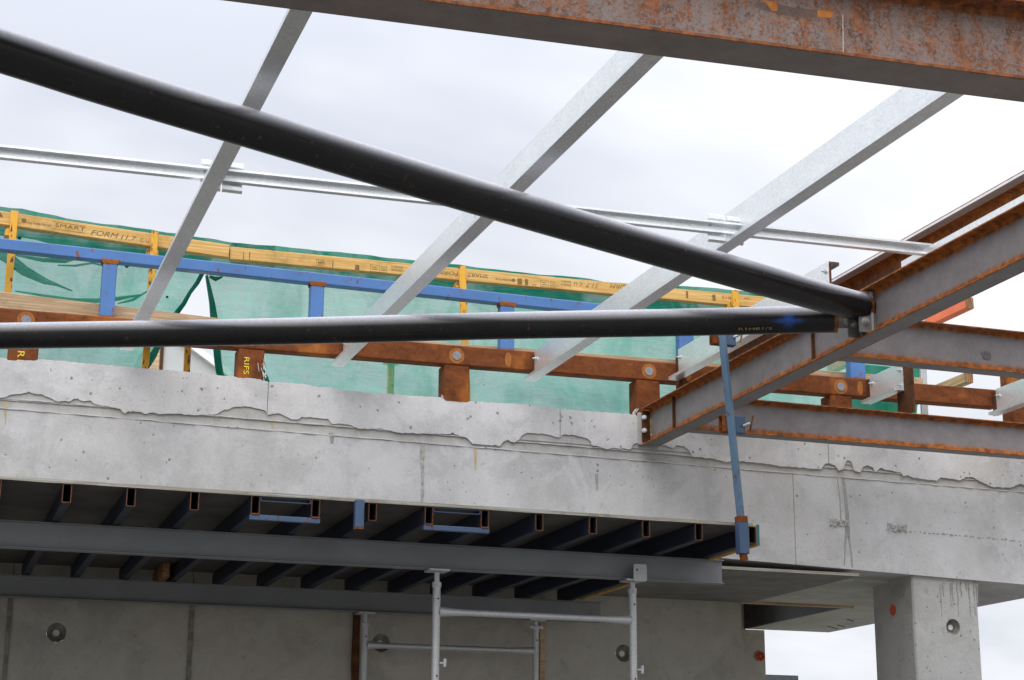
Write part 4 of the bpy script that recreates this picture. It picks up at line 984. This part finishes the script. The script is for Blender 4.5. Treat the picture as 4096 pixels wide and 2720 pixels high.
# hanging plate between lower beam and short purlins
def zpurlin(name, xw, y0_, y1_, zb0, h, label, bolts0=True, bolts1=True, zb1=None, cl0=True, cl1=True):
    t = thing(name, (xw, (y0_ + y1_) / 2, zb0), label, 'purlin', 'galvanised roof purlins')
    pr = sheet([(-.078, .020), (-.078, 0), (0, 0), (0, h), (.072, h), (.072, h - .02)], .0032)
    z1 = zb0 if zb1 is None else zb1
    MB().prism(pr, (xw, y0_, zb0), (xw, y1_, z1), X_, Z_, steps=max(1, int(abs(y1_ - y0_)))).build('purlin_body', GALV, t)
    for on_, yy, sg, zz in ((bolts0, y0_, -1, zb0), (bolts1, y1_, 1, z1)):
        if on_:
            for k in ((.75, .22) if sg > 0 or h < .2 else (.72,)):
                MB().bolt((xw - .002, yy + sg * .035, zz + h * k), -X_, .011, .009, .016).build('bolt', BOLT, t)
    return t
PY0, PY1 = 10.96, 5.72
LB = {1: 'long galvanised purlin furthest left, crossing behind both black pipes', 2: 'long galvanised purlin second from left', 3: 'long galvanised purlin third from left, ending at the wide right part of the overhead beam'}
e = [(at(530, 1402, Y=PY0), at(1284, 69, X=None, Y=5.75)), None, None]
for k, (uv0, uv1) in {1: ((530, 1402), (1284, 69)), 2: ((1371, 1467), (2620, 240)), 3: ((2139, 1526), (3817, 382))}.items():
    a_ = at(*uv0, Y=PY0); b__ = at(*uv1, Y=5.72)
    xw = a_.x; t = zpurlin('roof_purlin', xw, PY0, {1: 5.575, 2: 5.50, 3: 5.44}[k], a_.z, .214, LB[k], zb1=b__.z if abs(b__.x - xw) < .12 else a_.z, bolts1=False)
    MB().box((xw + .003, PY0 - .055, a_.z + .02), (xw + .010, RY - .001, a_.z + .20)).build('cleat', RUST_DARK, t)
a_ = at(2717, 1520, Y=PY0)
t = zpurlin('roof_purlin', 4.946, PY0, 8.775, a_.z - .004, .225, 'shorter galvanised purlin beside the roof beam, cut short with its end bolt showing', bolts1=True)
MB().box((4.9485, 8.765, 4.37), (4.956, 8.90, 4.77)).build('cleat', RUST_DARK, t)
MB().box((4.949, PY0 - .08, 4.30), (4.957, RY - .001, 4.74)).build('cleat', RUST_DARK, t)
for (uA, vA, uB, lb) in ((3478, 1508, 3590, 'short galvanised purlin piece between the rusty rail and the hanging plate'), (3983, 1557, 4110, 'short galvanised purlin piece cut by the right picture edge')):
    p = at(uA, vA, Y=PY0); h = .205; q0 = at(uB, 1500, X=p.x)
    t = zpurlin('short_purlin', p.x, PY0, 10.50, p.z - h, h, lb)
    MB().box((p.x + .004, 10.385, 4.335), (p.x + .014, 10.60, p.z + .02)).build('hanging_plate', UB_RUST if False else RUST_DARK, t)
    MB().box((p.x + .004, PY0 - .07, p.z - h + .01), (p.x + .012, RY - .001, p.z - .01)).build('cleat', RUST_DARK, t)

# rafters and sections beyond the roof beam
def line_z(X, v): return at(4096, v, X=X).z
t = thing('gutter_beam', (5.27, 7.6, 4.3), 'orange rusty steel beam just beyond the roof beam', 'steel beam')
zp = line_z(5.21, 712)
beam('beam_body', (5.27, 10.9, zp - .25), (5.27, 5.4, zp - .25), .12, .25, .010, .008, UB_RUST, t)
o = MB().prism(sheet([(-.02, 0), (0, 0), (0, .21), (.06, .21)], .003), (4.93, 7.95, line_z(4.93, 779) - .21), (4.93, 5.4, line_z(4.93, 779) - .21), X_, Z_).build('edge_purlin', GALV)
tag(o, 'galvanised purlin lying along the far side of the roof beam at right', 'purlin')
zg = line_z(5.15, 694)
o = MB().prism(sheet([(0, .012), (0, 0), (.062, 0), (.062, .012)], .003), (5.15, 10.8, zg), (5.15, 5.4, zg), X_, Z_).build('gutter_purlin', GALV)
tag(o, 'galvanised channel resting on the orange rusty beam', 'purlin')
zk = line_z(5.62, 676)
t = thing('outer_beam', (5.7, 7.6, zk - .2), 'outermost dark rusty steel beam, showing only its upper edge against the sky', 'steel beam')
beam('beam_body', (5.68, 10.9, zk - .2), (5.68, 5.4, zk - .2), .11, .2, .010, .008, UB_RUST, t)
o = MB().prism(sheet([(0, 0), (0, .05), (.05, .05)], .003), (5.45, 7.0, line_z(5.45, 676) - .05), (5.45, 5.4, line_z(5.45, 676) - .05), X_, Z_).build('edge_angle', GALV)
tag(o, 'thin galvanised angle at the right picture edge between the outer beams', 'angle')

# big beam across the top
BZ = 4.36
lF, rF, rN = at(1200, 43, Z=BZ), at(4096, 411, Z=BZ), at(4096, 316, Z=BZ)
d = (rF - lF).normalized(); side = d.cross(Z_); side.normalize()
wB = abs((rN - rF).dot(side)); c0 = lF + side * wB / 2 * (1 if side.y < 0 else -1); c1 = rF + side * wB / 2 * (1 if side.y < 0 else -1)
tb = thing('overhead_beam', ((c0 + c1) / 2), 'large rust streaked steel beam crossing the top right of the picture overhead', 'steel beam')
pr, ru = ibeam(wB, .345, .016, .010, .013)
ru = [.47 if .045 < p[1] < .30 else q - .12 if p[1] < .001 else q for p, q in zip(pr, ru)]
MB().prism(pr, c0 - d * 6.0, c1 + d * 4.0, d.cross(Z_).normalized(), Z_, ru, steps=14).build('beam_body', UB_TOP, tb)
n0 = d.cross(Z_).normalized(); n0 = n0 if n0.y < 0 else -n0
fp = c1 + n0 * .0052; 
p = at(3370, 0, Y=fp.y); 
ch = MB(); ex = at(3371, 120, Y=5.45)
ch.add([V((ex.x, 0, 0)) + V((q, 0, 0)) for q in (0, .003)] , [])
# chalk line and tape residue on the web
def webpt(u, v):
    dd = at(u, v, D=1) - EYE; k = (fp - EYE).dot(n0) / dd.dot(n0); return EYE + dd * k
q = [webpt(3369, 60), webpt(3373, 60), webpt(3375, 228), webpt(3371, 228)]
MB().add([x + n0 * .0008 for x in q], [(0, 1, 2, 3)]).build('chalk_line', plain('chalk', (0.40, 0.37, 0.34), 0.9, 0, .4, 90), tb)
pts = [(3020, 6), (3100, 14), (3180, 32), (3270, 40), (3322, 44), (3334, 58), (3320, 72), (3240, 73), (3160, 66), (3050, 40), (3012, 24)]
MB().add([webpt(*x) + n0 * .0006 for x in pts], [tuple(range(len(pts)))]).build('dark_smear', plain('smear', (0.12, 0.075, 0.06), 0.7, 0, .35, 30), tb)
for a_ in ([(3050, 0), (3105, 8), (3110, 45), (3085, 44), (3070, 20)], [(3268, 40), (3330, 45), (3334, 58), (3322, 72), (3270, 70)]):
    MB().add([webpt(*x) + n0 * .0010 for x in a_], [tuple(range(len(a_)))]).build('orange_smear', plain('smear_orange', (0.42, 0.15, 0.03), 0.85, 0, .3, 40), tb)

# bridging between purlins
bz0, bz1 = at(0, 638, Z=4.5), at(3700, 1024, Z=4.5)
bt = thing('bridging_channel', (2.5, 7.85, 4.5), 'thin galvanised bridging channel running across the purlins to the roof beam', 'bridging')
dB = (bz1 - bz0).normalized()
pr = sheet([(-.034, .010), (-.034, 0), (0, 0), (0, .060), (-.034, .060), (-.034, .050)], .0022)
MB().prism(pr, bz0 - dB * 5.0, bz1 + dB * .03, Y_, Z_, steps=6).build('channel', GALV, bt)
for xw in (1.195, 2.54, 3.79):
    k = (xw - bz0.x) / (bz1.x - bz0.x); c = bz0.lerp(bz1, k)
    for s0, s1 in ((-.10, -.004), (.004, .10)):
        b = MB(); o_ = -.0
        b.prism(sheet([(.002, -.045), (-.014, -.036), (-.014, -.018), (.004, -.010), (.004, .072), (-.014, .080), (-.014, .098), (.002, .106)], .003), c + X_ * s0, c + X_ * s1, Y_, Z_)
        b.build('clip', GALV, bt)
        for zz in (.012, .048):
            MB().tube([c + V(((s0 + s1) / 2 + (.03 if s0 > 0 else -.03), -.0005, zz)), c + V(((s0 + s1) / 2 + (.03 if s0 > 0 else -.03), -.004, zz))], .006, 8).build('rivet', BOLT, bt)

# black pipes
def pipe(uvd, r, n, label, rings, blue=None, group='black pipe braces'):
    cp = [at(u, v, Z=z_) for u, v, z_ in uvd]
    # Catmull-Rom through the measured points
    def cat(i, f):
        p = [cp[max(0, i - 1)], cp[i], cp[i + 1], cp[min(len(cp) - 1, i + 2)]]
        return .5 * ((2 * p[1]) + (p[2] - p[0]) * f + (2 * p[0] - 5 * p[1] + 4 * p[2] - p[3]) * f * f + (3 * p[1] - p[0] - 3 * p[2] + p[3]) * f ** 3)
    m = len(cp) - 1; pts = [cat(min(int(k / n * m), m - 1), k / n * m - min(int(k / n * m), m - 1)) for k in range(n + 1)]
    us = []
    for p in pts:
        q = p - EYE; us.append(2048 + F_PX * q.dot(_rt) / q.dot(_fw))
    def ru(k, a_):
        x = 0.0
        for u, w_, am in rings: x = max(x, am * math.exp(-((us[k] - u) / w_) ** 2))
        return x
    def bf(k, a_):
        if not blue: return 0.0
        u, w_ = blue; x = (us[k] - u) / w_; y = (((a_ + .35 + math.pi) % (2 * math.pi)) - math.pi) / .42       # x along, y around the pipe
        rr = math.hypot(x, y); th = math.atan2(y, x)
        return max(0.0, 1.15 - rr * (1.0 - .5 * abs(math.cos(2 * th + .1))) * 1.1) if rr < 2.6 else 0.0
    t = thing('pipe_brace', (pts[0] + pts[-1]) / 2, label, 'pipe', group)
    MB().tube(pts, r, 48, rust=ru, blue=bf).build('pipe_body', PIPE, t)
    return t, pts
lp, lpts = pipe([(-3600, 1406, 4.155), (-1500, 1369, 4.175), (0, 1344, 4.19), (1000, 1328, 4.195), (2000, 1303, 4.197), (2700, 1290, 4.198), (3348, 1275, 4.20)], .0752, 320, 'lower black steel pipe running almost level across the picture',
                [(1973, 6, .55), (2121, 9, .55), (3345, 16, .8)], blue=(3152, 46))
upp, upts = pipe([(-2600, -600, 4.25), (-1200, -168, 4.25), (0, 202, 4.25), (420, 337, 4.25), (1000, 513, 4.25), (2000, 815, 4.25), (2700, 1019, 4.247), (3190, 1160, 4.243), (3458, 1233, 4.24)], .0797, 320, 'upper black steel pipe slanting from top left down to the roof beam',
                [(2665, 6, .45), (2700, 5, .36), (2630, 5, .36), (3450, 9, .85)])
CLEAT = steel('ground_cleat_steel', (0.17, 0.165, 0.165), -0.05)
# end plates, cleats and bolts at the node
def endplate(P, d, w_, h, ln, par, mat=None):
    d = V(d).normalized(); s_ = Z_
    n_ = d.cross(Z_).normalized()
    MB().prism([(-h / 2, -.006), (h / 2, -.006), (h / 2, .006), (-h / 2, .006)], P - d * .05, P + d * ln, s_, n_, [.45, .45, .45, .45]).build('end_plate', CLEAT, par)
    return n_
dl = (lpts[-1] - lpts[-3]).normalized(); nl = endplate(lpts[-1], dl, .1, .105, .13, lp)
nl = nl if nl.y < 0 else -nl
MB().bolt(lpts[-1] + dl * .062 + nl * .006 - Z_ * .018, nl, .020, .016, 0).build('bolt', BOLT, lp)
lettering('RI+', lpts[-1] + dl * .115 + nl * .0075 - Z_ * .04, (0, 0, 1), -dl, .03, CHALK, lp, 'paint_mark', width=.075)
k = min(range(len(lpts)), key=lambda i: abs((2048 + F_PX * (lpts[i] - EYE).dot(_rt) / (lpts[i] - EYE).dot(_fw)) - 2945))
tc_ = (EYE - lpts[k]).normalized(); upv = (Z_ - tc_ * Z_.dot(tc_)).normalized()
pm = lpts[k] + tc_ * .0752 * .75 * 1.02 - upv * .0752 * .66 * 1.0
lettering('R1HB1/3', pm + tc_ * .006, dl, upv * .75 + tc_ * .66, .026, CHALK_F, lp, 'paint_mark', width=.18)
du = (upts[-1] - upts[-3]).normalized(); nu = endplate(upts[-1], du, .1, .15, .13, upp)
nu = nu if nu.y < 0 else -nu
for dz in (.055, -.035):
    MB().bolt(upts[-1] + du * .055 + nu * .006 + Z_ * dz, nu, .020, .018, .01).build('bolt', BOLT, upp)
# cleats welded to the roof beam web
for P, zl, zh in ((upts[-1], 4.088, 4.315), (lpts[-1], 4.088, 4.235)):
    yc = at(3470 if zh > 4.3 else 3425, 1250, X=4.67).y
    MB().box((4.615, yc - .005, zl), (4.7165, yc + .005, zh)).build('brace_cleat', CLEAT, rk)
    MB().prism([(-.004, 0), (.006, 0), (.010, zh - zl), (-.006, zh - zl)], (4.690, yc - .0135, zl), (4.690, yc - .0055, zl), X_, Z_).build('cleat_edge', GALV_DULL, rk)
    for zz in ((.06, .16) if zh > 4.3 else (.075,)):
        MB().bolt((4.650, yc - .0055, zl + zz), -Y_, .016, .015, .008).build('bolt', BOLT, rk)

# blue guard post at the end of the deck
gp = thing('blue_guard_post', (at(2972, 2160, Y=9.27).x, 9.27, 3.1), 'slender worn blue guard post standing in a sleeve at the right end of the deck', 'guard post')
GY = 9.262
p0 = at(2963, 2070, Y=GY); p1 = at(2884, 1300, Y=GY); dg = (p1 - p0).normalized()
sx = V((math.cos(R_(32)), math.sin(R_(32)), 0)); sy = V((-math.sin(R_(32)), math.cos(R_(32)), 0)); s_ = .037
MB().prism(rrect(s_, s_, .004, 3, -s_ / 2, -s_ / 2), p0 - dg * .03, p1, sx, sy, steps=6).build('post', PROP_BLUE, gp)
q0, q1 = at(2972, 2216, Y=GY), at(2966, 2092, Y=GY)
MB().prism(rrect(.062, .062, .006, 3, -.031, -.031), q0, q1, X_, Y_, [.0] * 16, steps=3).build('sleeve', BLUE_OLD, gp)
MB().tube([q0 - Z_ * .001, q0 - Z_ * .038 + X_ * .008], .024, 16).build('sleeve_foot', RUST, gp)
MB().prism(rrect(.060, .060, .006, 3, -.03, -.03), at(2966, 2091, Y=GY), at(2964, 2066, Y=GY), X_, Y_).build('collar', RUST, gp)
MB().box((q1.x + .026, GY + .01, q0.z + .02), (q1.x + .046, DY + .02, q1.z)).build('weld_plate', RUST, gp)
for v0, v1, uc in ((1668, 1728, 2930), (1310, 1376, 2892)):
    a_ = at(uc - 44, v1, Y=GY + .035); b__ = at(uc + 46, v0, Y=GY + .035)
    MB().hollow(b__.z - a_.z, .05, .004, (a_.x, GY + .022, a_.z), (a_.x + .055, GY + .022, a_.z), Z_, Y_).build('clamp_socket', RUST, gp)
    MB().prism(rrect(b__.z - a_.z, .05, .004), (a_.x + .0555, GY + .022, a_.z), (b__.x, GY + .022, a_.z), Z_, Y_).build('clamp_body', BLUE_OLD, gp)
    c = V((b__.x - .012, GY + .022, (a_.z + b__.z) / 2 - .006))
    MB().tube([c, c + V((.030, -.03, .012))], .008, 10).build('clamp_bolt', GALV_DULL, gp)
    MB().tube([c + V((.032, -.02, -.034)), c + V((.056, -.02, .062))], .0055, 8).build('clamp_pin', RUST_DARK, gp)
